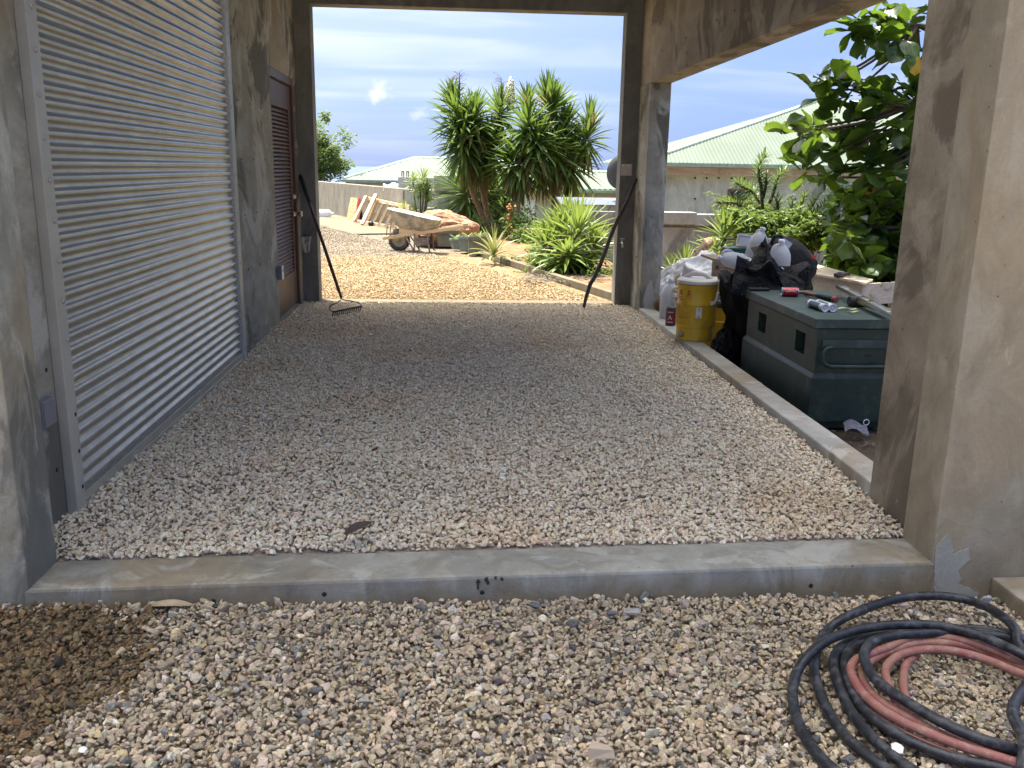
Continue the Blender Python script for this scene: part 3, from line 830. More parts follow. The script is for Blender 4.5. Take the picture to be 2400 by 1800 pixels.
w = inpoly(X+.05*RNG.normal(0, 1, N)+.09*vn(X, Y, 4, 9)+.05*vn(X, Y, 11, 19), Y+.035*RNG.normal(0, 1, N)+.06*vn(X, Y, 5, 29), WET)
scatter('gravel', np.stack([X[~w], Y[~w], Zs[~w]], 1), size[~w], tn[~w], ST_A, 'mixed tan and grey crushed stone in front of the kerb', .6)
wt = tn[w]; wt = np.clip(wt**1.15*np.array([[.46, .40, .31]]), .01, .9)
scatter('gravel', np.stack([X[w], Y[w], Zs[w]], 1), size[w], wt, ST_B, 'wet dark brown crushed stone at the pillar foot', .6)
# forecourt behind and beside the viewpoint, coarser
X, Y = jgrid(-3.2, 3.6, -.6, 1.56, .026); N = X.size
tn = palette(N, [(.46, .37, .26), (.56, .48, .36), (.36, .285, .20), (.31, .28, .25)], [38, 18, 20, 12])
scatter('gravel', np.stack([X, Y, np.array([zfg(x, y) for x, y in zip(X, Y)])-.008+.01*RNG.random(N)], 1), lognorm(N, .032, .25, .015, .06), tn, ST_C, 'tan crushed stone of the forecourt under open sky')
# sunlit yard
X, Y = jgrid(-3.2, 1.9, 9.62, 16.8, .0185)
X2, Y2 = jgrid(-3.6, .2, 16.8, 22, .027)
X = np.concatenate([X, X2]); Y = np.concatenate([Y, Y2])
k = (X < np.array([kerb_x(y) for y in Y])-.03) & (X > -1.3-.13*Y+.6) & (((X-WA.x)*wnrm.x+(Y-WA.y)*wnrm.y) > 1.45)
X, Y = X[k], Y[k]; N = X.size
size = lognorm(N, .0235, .28, .014, .045)
Zs = -.014+.02*RNG.random(N)+.012*vn(X, Y, 1.5, 14)
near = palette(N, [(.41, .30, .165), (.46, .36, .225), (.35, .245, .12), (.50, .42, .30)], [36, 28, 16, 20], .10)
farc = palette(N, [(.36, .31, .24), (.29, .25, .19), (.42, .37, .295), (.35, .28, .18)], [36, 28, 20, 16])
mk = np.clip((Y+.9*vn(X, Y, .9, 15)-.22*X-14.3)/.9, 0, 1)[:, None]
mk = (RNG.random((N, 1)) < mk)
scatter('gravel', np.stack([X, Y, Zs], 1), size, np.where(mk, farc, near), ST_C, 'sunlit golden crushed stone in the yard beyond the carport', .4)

# yard kerb of pale concrete, cast in lengths
YK = thing('yard_kerb', 'low pale concrete kerb edging the sunlit yard beside the plants', 'kerb', (.8, 13.4, 0))
kd = (KB-KA); kl = kd.length; kd.normalize(); kn = Vector((kd.y, -kd.x, 0))
nseg = 6
for i in range(nseg):
    a = KA+kd*(kl*i/nseg+.004)-Vector((.8, 13.4, 0)); c = KA+kd*(kl*(i+1)/nseg-.004)-Vector((.8, 13.4, 0))
    b = MB(); w_ = kn*.09; up = Vector((0, 0, .065+random.uniform(-.006, .006))); dn = Vector((0, 0, -.2))
    b.hexa([a+dn, c+dn, c+w_+dn, a+w_+dn, a+up, c+up, c+w_+up, a+w_+up]); b.build('kerb_stone', M['conc_pale'], YK, bevel=.008)
# paved strip along the parapet
b = MB(); a0_, a1_ = WA-wdir*1.2, WB+wdir*3
q = [a0_, a1_, a1_+wnrm*1.9, a0_+wnrm*1.5]
b.hexa([v+Vector((0, 0, -.2)) for v in q]+[v+Vector((0, 0, .006)) for v in q])
tag(b.build('path', M['conc_pale']), kind='structure')
# ------------------------------------------------------------------ parapet and houses
PW = thing('parapet_wall', 'weathered low concrete parapet running back across the sunlit yard', 'wall', tuple(WA))
b = MB(); bk = -wnrm*.18
c0, c1 = Vector((0, 0, 0)), WB-WA+wdir*4
up0 = Vector((0, 0, .91)); dn = Vector((0, 0, -.4))
b.hexa([c0+dn, c0+bk+dn, c1+bk+dn, c1+dn, c0+up0, c0+bk+up0, c1+bk+up0, c1+up0])
b.build('wall_run', M['conc_out'], PW, bevel=.012)
b = MB()   # return facing the carport, behind the plants
b.hexa([(.0, .02, -.4), (1.35, -.15, -.4), (1.35, .05, -.4), (.17, .2, -.4), (.0, .02, .9), (1.35, -.15, .88), (1.35, .05, .88), (.17, .2, .9)])
b.hexa([(.70, -.17, .88), (1.35, -.22, .88), (1.35, .05, .88), (.70, .05, .88), (.70, -.17, 1.22), (1.35, -.22, 1.22), (1.35, .05, 1.22), (.70, .05, 1.22)])
b.build('wall_return', M['conc_house'], PW, bevel=.01)
q = gy(1009, 491, 20.55)-WA
b = MB(); b.box(q.x-.075, q.x+.075, q.y-.03, q.y+.05, q.z-.045, q.z+.045); b.box(q.x-.055, q.x+.055, q.y-.036, q.y-.03, q.z-.03, q.z+.03, 1)
b.build('socket_box', [M['white_plastic'], M['plate']], PW, bevel=.003)
for dx in (0, .075):
    q = gy(944+dx*150, 409, 22)
    b = MB(); b.cbox((0, 0, 0), (.065, .06, .16)); b.cbox((0, -.034, 0), (.03, .01, .12), 1)
    o = b.build('conduit_box', [plain('rust_box', (.13, .07, .05), .7), M['white_plastic']], None, bevel=.004, loc=q)
    tag(o, 'left one of two small brown boxes on the parapet corner' if dx == 0 else 'right one of two small brown boxes on the parapet corner', 'electrical box', 'boxes on the parapet corner')
b = MB(); q = gy(975, 437, 22.0)
b.box(-.42, .45, -.2, .2, -1.2, .22); o = b.build('concrete_post', M['conc_house'], None, bevel=.01, loc=q); tag(o, 'grey concrete post carrying two small brown boxes beyond the parapet', 'post')

t = NT('green_roof'); p = t.pos()
n = t.noise(p, .7, 4)
t.set(Base_Color=t.mix(t.rng(n, .35, .65), (.115, .142, .112), (.14, .172, .137)), Roughness=.7, Specular_IOR_Level=.12)
M['roof'] = t.mat
M['roof_trim'] = plain('green_trim', (.22, .33, .25), .5)
M['ridge'] = plain('pale_ridge', (.58, .68, .58), .45)
M['fascia'] = wood('fascia_timber', (.30, .22, .15), (.47, .37, .27), .7, 'X', .4, (.20, .13, .08))
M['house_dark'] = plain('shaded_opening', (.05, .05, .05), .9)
def corrug(bm_, A, B, C_, D, pitch, amp, mi=0):
    """corrugated sheet: eave A->B, ridge D->C; trimmed by the hip lines A-D and B-C"""
    A, B, C_, D = map(Vector, (A, B, C_, D)); L = (B-A).length; e = (B-A).normalized()
    nrm = (B-A).cross(D-A).normalized()
    if nrm.z < 0: nrm = -nrm
    slope = nrm.cross(e); slope = slope if slope.z > 0 else -slope
    Hs = (D-A).dot(slope); dx = (D-A).dot(e); cx = (C_-A).dot(e)
    n = int(L/pitch*4); vs = []; fs = []
    for i in range(n+1):
        x = L*i/n
        top = Hs
        if x < dx: top = Hs*x/max(dx, 1e-6)
        if x > cx: top = min(top, Hs*(L-x)/max(L-cx, 1e-6))
        o = nrm*(amp*math.sin(2*math.pi*x/pitch))
        vs += [A+e*x+o-slope*.05, A+e*x+slope*top+o]
    fs = [(2*i, 2*i+2, 2*i+3, 2*i+1) for i in range(n)]
    bm_.add(vs, fs, mi, None, True)
def house(name, label, A, B, C_, D, zb, pitch, eave_in, backd, wall='conc_house'):
    loc = Vector(((A[0]+B[0])/2, A[1], zb)); R = thing(name, label, 'house', tuple(loc))
    A, B, C_, D = [Vector(x)-loc for x in (A, B, C_, D)]
    b = MB(); corrug(b, A, B, C_, D, pitch, .009)
    A2, B2 = A+Vector((0, backd, 0)), B+Vector((0, backd, 0))
    corrug(b, A2, A, D+Vector((0, .0, 0)), D, pitch, .012); corrug(b, B, B2, C_, C_, pitch, .012)
    b.add([A2, B2, C_, D], [(0, 1, 2, 3)])
    b.build('roof', M['roof'], R)
    b = MB(); b.tube([A, D], .055, 8); b.tube([D, C_], .055, 8); b.tube([C_, B], .055, 8); b.build('ridge_cap', M['ridge'], R)
    b = MB(); b.box(A.x-.05, B.x+.05, A.y-.10, A.y+.0, A.z-.11, A.z-.025); b.build('gutter', M['roof_trim'], R, bevel=.015)
    b = MB(); b.box(A.x+.05, B.x-.05, A.y+.03, A.y+.09, A.z-.33, A.z-.115); b.build('fascia', M['fascia'], R)
    b = MB(); b.box(A.x+eave_in, B.x-eave_in, A.y+.30, A.y+backd-.3, 0, A.z-.15); b.build('wall', M[wall], R)
    b = MB(); b.box(A.x+.06, B.x-.06, A.y+.095, A.y+.31, A.z-.30, A.z-.27); b.build('soffit', M['fascia'], R)
    return R
# big house on the right
e0, e1 = gy(1512, 377, 23), gy(2330, 377, 23)
rd, rc = gy(1912, 238, 26.5), gy(2250, 236, 26.5)
zf = e0.z
H2 = house('green_roof_house', 'grey concrete house with large pale green corrugated roof and timber fascia', (e0.x, 23, zf), (e1.x, 23, zf), (rc.x, 26.5, rd.z), (rd.x, 26.5, rd.z), -4.2, .105, .25, 7)
hl = Vector(H2.location)
for u0, v0, u1, v1 in [(1706, 443, 1760, 480)]:
    a, c = gy(u0, v0, 23.3), gy(u1, v1, 23.3)
    b = MB()
    for (x0, x1, z0, z1) in ((a.x, c.x, a.z-.05, a.z), (a.x, a.x+.06, c.z, a.z-.05), (c.x-.06, c.x, c.z, a.z-.05)):
        b.box(x0-hl.x, x1-hl.x, 23.25-hl.y, 23.32-hl.y, z0-hl.z, z1-hl.z)
    w_ = b.build('window', M['door_wood'], H2)
    b = MB(); b.box(a.x+.06-hl.x, c.x-.06-hl.x, 23.285-hl.y, 23.30-hl.y, c.z-hl.z, a.z-.05-hl.z)
    b.build('pane', plain('window_glass', (.02, .025, .03), .1), w_)
me_h2 = MB().lathe([(.028, 0), (.028, .004)], 8).mesh('wall_tie'); me_h2.materials.append(M['dark'])
for a, c in [(272, 463), (380, 463), (492, 463), (612, 466), (730, 470), (272, 655), (1815, 497), (1980, 497), (1200, 660), (1635, 683)]:
    q = gy(1560+a/3.95, 300+c/3.95, 23.298); inst('tie_hole', me_h2, H2, q-hl, (rad(90), 0, 0))
# lower house at the left, beyond the parapet
e0, e1 = gy(806, 418.5, 31), gy(1462, 440, 31)
e1.z = e0.z
rd, rc = gy(972, 370, 35), gy(1040, 370, 35); rc.z = rd.z
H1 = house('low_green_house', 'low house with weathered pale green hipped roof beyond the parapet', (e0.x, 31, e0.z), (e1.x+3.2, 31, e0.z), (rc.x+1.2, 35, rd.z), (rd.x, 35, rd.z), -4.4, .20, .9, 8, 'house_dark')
# second wing whose roof shows right of the yuccas
e0, e1 = gy(1235, 440, 25), gy(1560, 441, 25)
rd, rc = gy(1300, 402, 28.5), gy(1520, 400, 28.5)
H3 = house('pale_green_wing', 'wing with pale green roof and timber fascia seen between yuccas and right pillar', (e0.x, 25, e0.z), (e1.x, 25, e0.z), (rc.x, 28.5, rd.z), (rd.x, 28.5, rd.z), -4.2, .152, .25, 7)

# boundary wall in front of the houses with coping and recessed joint
def bwall(name, label, x0, x1, y, ztop, step=None):
    W = thing(name, label, 'wall', ((x0+x1)/2, y, 0)); hx = (x1-x0)/2
    b = MB(); b.box(-hx, hx, .07, .30, -.6, ztop-.27); b.build('wall_run', M['conc_boundary'], W)
    b = MB(); b.box(-hx-.003, hx+.003, .0, .33, ztop-.215, ztop); b.build('coping', M['conc_boundary'], W, bevel=.012)
    b = MB(); b.box(-hx, hx, .10, .29, ztop-.27, ztop-.215); b.build('shadow_joint', M['conc_dark'], W)
    return W
z1 = gy(1600, 498, 16).z
bwall('boundary_wall', 'grey boundary wall with thick coping left of the log, behind the white sheet', gy(1340, 497, 16).x, gy(1634, 497, 16).x, 16.0, z1)
z2 = gy(1940, 507, 17).z
bwall('boundary_wall', 'darker stretch of boundary wall behind the spiky shrubs', gy(1634, 497, 17).x-.6, 14, 17.0, z2)
b = MB(); q = gy(1405, 482, 16.4); b.box(-.75, .55, -.25, .5, -.02, .0, 0, Rx(rad(8)))
tag(b.build('solar_panel', plain('blue_panel', (.075, .09, .125), .6), None, loc=q+Vector((0, 0, .06))), 'bluish flat panel lying on the boundary wall below the dish', 'solar panel')
# satellite dish on a strut pole
q = gy(1459, 403, 16.6)
DS = thing('satellite_dish', 'grey satellite dish on a strut half hidden by the right pillar', 'satellite dish', (q.x, q.y, q.z))
dm = plain('dish_grey', (.075, .078, .08), .7, spec=.2)
b = MB(); b.lathe([(.01, .085), (.11, .078), (.20, .055), (.29, .0), (.292, -.012), (.20, .043), (.12, .066), (.01, .073)], 32, M=Ry(rad(8)) @ Rx(rad(100)), sy=1.12, cap=False)
b.build('reflector', dm, DS)
b = MB(); b.beam((-.02, -.1, -.36), (.18, -.38, -.02), .03, .03); b.beam((.02, -.08, -.36), (.22, -.36, -.02), .025, .025); b.build('feed_arm', plain('dark_arm', (.08, .08, .09), .5), DS)
b = MB(); b.lathe([(.03, 0), (.045, .03), (.045, .1), (.02, .12)], 12, M=T(.2, -.40, 0) @ Rx(rad(-70))); b.build('feed_horn', dm, DS)
b = MB(); b.tube([(0, .1, -.1), (.05, .1, -.75)], .03, 8); b.tube([(.05, .1, -.3), (-.28, .05, -.78)], .016, 6); b.build('mount', M['galv_trim'], DS)

# white sheet lying over the parapet
q = gy(929, 437, 22.3)
b = MB()
def sheet(a, c):
    x = (a-.5)*.62; y = (c-.5)*.4
    z = .07+.055*rn((x*4, y*4, 0), 1.3, 2)+.03*math.sin(a*17+c*3)*math.exp(-((a-.5)/.4)**2)
    if c < .25: z -= (.25-c)*1.1*(.4+.6*math.exp(-((a-.22)/.16)**2))
    return (x, y, z)
b.grid(34, 24, sheet)
tag(b.build('white_sheet', M['white_plastic'], None, loc=Vector((q.x, q.y, .90))), 'crumpled white sheet lying on top of the parapet', 'sheet')

# jug lying on the paved strip
def make_jug(name, label, loc, rot, sc=1.0, group='white plastic jugs'):
    J = thing(name, label, 'plastic jug', loc, rot, group)
    b = MB()
    b.lathe([(.02, 0), (.068, .002), (.074, .012), (.075, .15), (.072, .185), (.055, .225), (.03, .252), (.021, .262), (.021, .285)], 24, sx=1.0, sy=1.0)
    b.v = [tuple(Vector(p)*sc) for p in b.v]
    b.build('body', M['jug'], J, sharp=60)
    b = MB(); b.tube([Vector(p)*sc for p in spline([(.02, 0, .262), (.055, 0, .258), (.078, 0, .225), (.082, 0, .18), (.070, 0, .150)], 5)], .011*sc, 8)
    b.build('handle', M['jug'], J)
    b = MB(); b.lathe([(.023*sc, .275*sc), (.023*sc, .295*sc), (.0, .296*sc)], 16, cap=False); b.build('cap', M['jug_cap'], J)
    return J
t = NT('milky_plastic'); t.set(Base_Color=(.56, .57, .58), Roughness=.4, Subsurface_Weight=.0)
tr = t.n.new('ShaderNodeBsdfTranslucent'); tr.inputs[0].default_value = (.8, .82, .86, 1)
mx = t.n.new('ShaderNodeMixShader'); mx.inputs[0].default_value = .35; t.l.new(t.b.outputs[0], mx.inputs[1]); t.l.new(tr.outputs[0], mx.inputs[2]); t.l.new(mx.outputs[0], t.out.inputs[0])
M['jug'] = t.mat; M['jug_cap'] = plain('white_cap', (.6, .62, .66), .4)
q = gz(763, 508, 0); make_jug('plastic_jug', 'white plastic jug lying on the paved strip at the parapet', (q.x-.15, q.y-.15, .10), (rad(90), 0, rad(70)), 1.5)

# red carved board leaning on the parapet
def on_wall(u, v, off=0.0):
    d = ray(u, v); w0 = WA+wnrm*off
    tt = (w0-CAM).dot(wnrm)/d.dot(wnrm); return CAM+d*tt
A = gz(812, 513.5, 0.006); B_ = gz(833, 517, .006); C1 = on_wall(841, 466, .03); D1 = on_wall(822, 463, .03)
RB = thing('painted_board', 'red edged board with peeling yellow and black paint leaning on the parapet', 'board', tuple(A))
th = Vector((.09, -.02, 0)); th = wdir*-.05+wnrm*.03
t = NT('peeling_paint'); p = t.obj()
n = t.noise(p, 9, 7, .7, .8); n2 = t.noise(p, 17, 5, .7, .5)
c = t.ramp(n, [(.36, (.03, .02, .018)), (.45, (.34, .11, .05)), (.53, (.50, .33, .12)), (.62, (.24, .06, .04))])
t.set(Base_Color=t.mix(t.rng(n2, .5, .6), c, (.62, .50, .25)), Roughness=.6)
b = MB(); wv = wnrm*-.06
b.hexa([Vector((0, 0, 0)), B_-A, B_-A+wv, wv, D1-A, C1-A, C1-A+wv, D1-A+wv]); b.build('panel', t.mat, RB)
b = MB(); e1_ = (C1-B_); ed = -wdir*.0+wnrm*.05
b.beam(B_-A+wv*.5-wdir*.02, C1-A+wv*.5-wdir*.02, .045, .11, up=wnrm); b.build('edge_strip', plain('red_paint', (.42, .07, .05), .5), RB)

# timber frames leaning on the parapet
LF = thing('timber_frame', 'pale timber ladder frame with slanting bars leaning on the parapet', 'timber frame', tuple(gz(880, 527, 0)))
l0 = Vector(LF.location)
M['pale_wood'] = wood('pale_timber', (.50, .38, .23), (.66, .53, .35), .7, 'Z', 1, (.40, .29, .17))
fx = lambda a, c: (730+a/7.9, 380+c/7.9)
def gp(a, c): u, v = fx(a, c); return gz(u, v, .045)
def wp(a, c): u, v = fx(a, c); return on_wall(u, v, .06)
rail = lambda P, Q, w=.05, h=.075, nm='rail': shift(MB().beam(P, Q, w, h), l0).build(nm, M['pale_wood'], LF, bevel=.003)
rail(wp(975, 655), wp(1720, 820)); rail(gp(845, 1095), gp(1640, 1228))
for i, (a0, c0, a1, c1) in enumerate([(822, 1095, 1058, 630), (975, 1150, 1232, 600), (1085, 1105, 1245, 720), (1185, 1140, 1370, 755), (1292, 1165, 1488, 775), (1410, 1190, 1608, 795), (1528, 1215, 1712, 825)]):
    P, Q = gp(a0, c0), wp(a1, c1)
    o = rail(P+wnrm*.05, Q+wnrm*.05, .085 if i < 2 else .07, .06, 'bar')
b = MB(); q = gp(1105, 1150); b.lathe([(.06, 0), (.07, .03), (.05, .08)], 12, M=T(*(q-l0)) @ Rx(rad(70))); b.build('foot_cap', M['black_metal'], LF)
a, c = wp(1690, 815)-l0, wp(1900, 850)-l0
b = MB(); b.beam(a+wnrm*.08, c+wnrm*.10, .04, .12); b.build('rail', M['pale_wood'], LF)

# wheelbarrow: local x towards the handles, y across, z up
q = gz(936, 588, 0)
WB_ = thing('wheelbarrow', 'cement splashed wheelbarrow with wooden handles standing on the yard gravel', 'wheelbarrow', (q.x, q.y, .0), (0, 0, rad(-9)))
M['wb_tray'] = plain('cement_crusted_steel', (.20, .19, .17), .7, 0, .3, 7, (.50, .44, .33), 6, .50, .4)
M['wb_wood'] = wood('handle_timber', (.46, .33, .18), (.62, .47, .28), .6, 'X')
M['tyre'] = plain('dusty_tyre', (.05, .045, .04), .85, 0, .3, 9, (.26, .21, .15), 7, .56, .4)
M['rim'] = plain('dusty_rim', (.34, .29, .20), .6, .2, .2)
M['leg_steel'] = plain('rusty_leg', (.17, .13, .11), .6, .3, .3, 9, (.36, .30, .23), 8, .55)
b = MB(); R_ = .185
prof = [(.115, -.045), (.15, -.052), (.172, -.04), (.185, -.015), (.185, .015), (.172, .04), (.15, .052), (.115, .045)]
b.lathe(prof, 32, M=T(0, 0, R_) @ Rx(rad(90)), cap=False)
for k in range(26):
    a = k/26*6.283; s = 1 if k % 2 else -1
    b.cbox((0, s*.022, .186), (.018, .036, .012), 0, T(0, 0, R_) @ Ry(a))
wh = b.build('wheel', M['tyre'], WB_)
b = MB(); b.lathe([(.02, -.05), (.03, -.03), (.10, -.022), (.118, -.045), (.118, .045), (.10, .022), (.03, .03), (.02, .05)], 24, M=T(0, 0, R_) @ Rx(rad(90))); b.build('rim', M['rim'], wh)
for s in (-1, 1):
    P, Q = Vector((-.26, s*.085, .21)), Vector((1.14, s*.29, .45))
    b = MB(); b.beam(P, Q, .042, .055); b.build('handle', M['wb_wood'], WB_, bevel=.006)
    b = MB(); b.add([(.03, s*.10, .265), (.52, s*.175, .33), (.50, s*.17, .345), (.03, s*.10, .40), (.03, s*.14, .265), (.52, s*.215, .33), (.50, s*.21, .345), (.03, s*.14, .40)], [(0, 1, 2, 3), (7, 6, 5, 4), (0, 4, 5, 1), (1, 5, 6, 2), (2, 6, 7, 3), (3, 7, 4, 0)])
    b.build('wedge', M['wb_wood'], WB_)
    b = MB(); x0, x1 = .30, .56; y_ = s*.20
    b.tube([(x0-.16, y_*.8, .27), (x0-.02, y_, .05), (x0-.0, y_, .012)], .013, 6)
    b.tube([(x0, y_, .31), (x0, y_, .012), (x0+.03, y_, .008)], .014, 6); b.tube([(x1-.05, y_, .35), (x1, y_, .012), (x1+.03, y_, .008)], .014, 6)
    b.box(x0+.01, x1-.02, y_-.006, y_+.006, .12, .24); b.box(x0, x1, y_-.012, y_+.012, .225, .245)
    b.build('leg', M['leg_steel'], WB_)
b = MB(); b.tube([(-.19, -.13, .26), (-.17, -.13, .45)], .01, 6); b.tube([(-.19, .13, .26), (-.17, .13, .45)], .01, 6); b.tube([(-.17, -.13, .45), (-.17, .13, .45)], .01, 6); b.build('guard', M['leg_steel'], WB_)
b = MB(); NA = 40
def ring(cx, lx, ly, z, tlt, pw=3.2, front=1.0):
    o = []
    for k in range(NA):
        a = 2*math.pi*k/NA; ca, sa = math.cos(a), math.sin(a)
        x = math.copysign(abs(ca)**(2/pw), ca)*lx; y = math.copysign(abs(sa)**(2/pw), sa)*ly
        if x < 0: y *= .86
        o.append((cx+x, y, z-tlt*(x)))
    return o
rings = [ring(.27, .455, .325, .625, .20), ring(.27, .44, .31, .635, .20), ring(.27, .425, .295, .625, .20), ring(.30, .30, .20, .40, .10), ring(.31, .18, .12, .355, .06)]
vs = sum(rings, []); fs = []
for i in range(len(rings)-1):
    for k in range(NA): fs.append((i*NA+k, i*NA+(k+1) % NA, (i+1)*NA+(k+1) % NA, (i+1)*NA+k))
e = (len(rings)-1)*NA; fs.append(tuple(e+k for k in range(NA)))
b.add(vs, fs, 0, None, True)
rings = [ring(.27, .455, .325, .625, .20), ring(.29, .335, .235, .40, .12), ring(.30, .22, .15, .335, .08)]
vs = sum(rings, []); fs = []
for i in range(len(rings)-1):
    for k in range(NA): fs.append((i*NA+k, (i+1)*NA+k, (i+1)*NA+(k+1) % NA, i*NA+(k+1) % NA))
fs.append(tuple((len(rings)-1)*NA+k for k in range(NA))[::-1])
b.add(vs, fs, 0, None, True)
b.build('tray', M['wb_tray'], WB_, sharp=55)

# boulder
b = MB(); q = gz(1045, 574, .02)
bm = bmesh.new(); bmesh.ops.create_icosphere(bm, subdivisions=5, radius=1)
for v in bm.verts:
    p_ = v.co.copy()
    d = 1+.22*mnoise.noise(p_*1.3+Vector((4, 0, 2)))+.11*mnoise.noise(p_*3.2)+.05*mnoise.noise(p_*8)+.02*mnoise.noise(p_*19)
    c_ = mnoise.cell(p_*2.2)*.07
    v.co = Vector((p_.x*.52, p_.y*.42, p_.z*.33))*(d+c_*.6)
me = bpy.data.meshes.new('boulder'); bm.to_mesh(me); bm.free()
t = NT('red_rock'); p = t.obj(); n = t.noise(p, 6, 8, .7, .4)
t.set(Base_Color=t.mix(t.rng(n, .35, .65), (.24, .115, .06), (.46, .27, .16)), Roughness=.95); t.bump(t.noise(p, 14, 8, .7), 1., .03)
me.materials.append(t.mat)
o = bpy.data.objects.new('boulder', me); COL.objects.link(o); o.scale = (1.12, 1.1, 1.15); o.location = (q.x-.02, q.y+.2, .25); o.rotation_euler = (0, .1, .3)
tag(o, 'rough reddish brown boulder behind the wheelbarrow', 'boulder')

# plant pots in a row behind the kerb
def blade(b, base, dirv, L, W, droop, segs=5, mi=0, fold=.25, wprof=None, twist=0.0):
    """one sword leaf: folded strip that tapers and bends under its own weight"""
    d = Vector(dirv).normalized()
    sd = d.cross(Vector((0, 0, 1)))
    if sd.length < 1e-3: sd = Vector((1, 0, 0))
    sd.normalize()
    if twist: sd = Quaternion(d, twist) @ sd
    p = Vector(base); vs = []; st = L/segs
    for i in range(segs+1):
        t_ = i/segs
        w = W*(wprof(t_) if wprof else (.55+.9*t_ if t_ < .3 else (.82+.18*math.cos((t_-.3)*2)) * (1-((t_-.3)/.7)**2.2)))
        up = sd.cross(d); up.normalize()
        vs += [p-sd*w*.5+up*w*fold, p.copy(), p+sd*w*.5+up*w*fold]
        p = p+d*st
        d = (d+Vector((0, 0, -droop/segs))).normalized()
        sd = (sd-d*sd.dot(d)).normalized()
    fs = []
    for i in range(segs):
        k = i*3; fs += [(k, k+1, k+4, k+3), (k+1, k+2, k+5, k+4)]
    b.add(vs, fs, mi, None, True)
pots = [((1041, 578), 'rect', 'square pale planter of seedlings, first of the pot row behind the kerb'), ((1063, 584), 'round', 'small round teal pot, middle of the pot row behind the kerb'), ((1089, 590), 'round', 'wide round teal pot, last of the pot row behind the kerb'), ((1116, 596), 'rect', 'brown tray planter under the pineapple plant behind the kerb')]
potm = plain('faded_teal_pot', (.20, .25, .22), .7, 0, .2, 6); potb = plain('mossy_pot', (.15, .15, .11), .8, 0, .3, 6)
for (uv, kind, lab) in pots:
    q = gz(uv[0], uv[1], .02)
    P_ = thing('plant_pot', lab, 'plant pot', (q.x+.05, q.y+.18, .015), group='plant pots behind the yard kerb')
    b = MB()
    if kind == 'round':
        s = .115 if uv[0] < 1080 else .17
        b.lathe([(s*.72, 0), (s*.92, s*1.25), (s*1.06, s*1.25), (s*1.06, s*1.5), (s*.95, s*1.5), (s*.9, s*1.3), (.001, s*1.3)], 24, cap=False); hgt = s*1.3
    else:
        b.box(-.17, .17, -.12, .12, 0, .26); b.box(-.185, .185, -.135, -.11, .23, .29); b.box(-.185, .185, .11, .135, .23, .29); b.box(-.185, -.16, -.11, .11, .23, .29); b.box(.16, .185, -.11, .11, .23, .29); hgt = .26
    b.build('body', potm if kind == 'round' else potb, P_, sharp=40)
    b = MB()
    for k in range(14):
        a = random.uniform(0, 6.28); r_ = random.uniform(0, .06)
        blade(b, (r_*math.cos(a), r_*math.sin(a), hgt), (math.cos(a)*.7, math.sin(a)*.7, 1), random.uniform(.09, .18), .03, 1.0, 4)
    b.build('seedlings', M['shrub'], P_)

# ------------------------------------------------------------------ plants
STEM = .42
def rosette(b, c, L, W, n, lo=-80, hi=88, up=(0, 0, 1), mi=0, old_mi=None, old_frac=.25, drb=.5, upbias=1.0):
    """head of sword leaves: young upright at the centre, old ones hanging"""
    upv = Vector(up).normalized(); q = Vector((0, 0, 1)).rotation_difference(upv)
    for k in range(n):
        f = (k+.5)/n; el = rad(hi-(hi-lo)*f**upbias+random.uniform(-7, 7)); az = k*2.39996+random.uniform(-.25, .25)
        d = q @ Vector((math.cos(az)*math.cos(el), math.sin(az)*math.cos(el), math.sin(el)))
        bb = Vector(c)-upv*(f*L*STEM)+d*.02
        l_ = L*random.uniform(.8, 1.08)*(.75+.25*min(1, f*4))
        m_ = old_mi if (old_mi is not None and f > 1-old_frac and random.random() < .75) else mi
        blade(b, bb, d, l_, W*random.uniform(.85, 1.15), drb*random.uniform(.15, .6) if el > rad(45) else drb*random.uniform(.5, 1.0), 5, m_, .22, None, random.uniform(-.5, .5))
YM = [M['yucca'], M['yucca_old'], M['yucca_lit']]
def yucca(name, label, base, trunks, heads, Yd, group, L=.62, W=.074):
    R = thing(name, label, 'yucca tree', tuple(base), group=group); r0 = Vector(base)
    for pts, r0_, r1_ in trunks:
        P = spline([Vector(p)-r0 for p in pts], 6); n = len(P)
        b = MB(); b.tube(P, [(r0_+(r1_-r0_)*(i/(n-1)))*.78+.006*math.sin(i*2.4) for i in range(n)], 10, wob=.12); b.build('trunk', M['bark'], R)
    for (u, v, y, L_, nn, lo, upx) in heads:
        c = gy(u, v, y)-r0
        b = MB(); rosette(b, c, L_*1.14, W, int(nn*1.35), lo, 86, (upx, random.uniform(-.15, .1), 1), 0, 1, .2)
        b.build('leaf_crown', YM, R)
    return R
G = 'yuccas growing in the garden bed'
b0 = gz(1152, 549, .02)
def pt(u, v, y): return gy(u, v, y)
yucca('yucca_tree', 'tall twin-trunked yucca, left of the clump, crowns in full sun', b0,
      [([b0, pt(1128, 500, 19.2), pt(1104, 440, 19.0), pt(1090, 380, 18.9), pt(1075, 290, 18.9)], .085, .06),
       ([b0+Vector((.10, .05, 0)), pt(1143, 500, 19.4), pt(1131, 440, 19.3), pt(1126, 390, 19.2), pt(1173, 270, 19.2)], .095, .06)],
      [(1074, 272, 18.9, .70, 120, -86, -.25), (1108, 330, 19.1, .72, 110, -88, 0), (1058, 226, 19.1, .42, 40, 10, -.1), (1083, 320, 18.8, .72, 110, -88, -.2),
       (1110, 268, 18.8, .60, 80, -60, .1), (1173, 256, 19.2, .58, 70, -80, .05), (1150, 335, 19.0, .66, 100, -88, .1)], 19, G)
b1 = gz(1198, 566, .02)
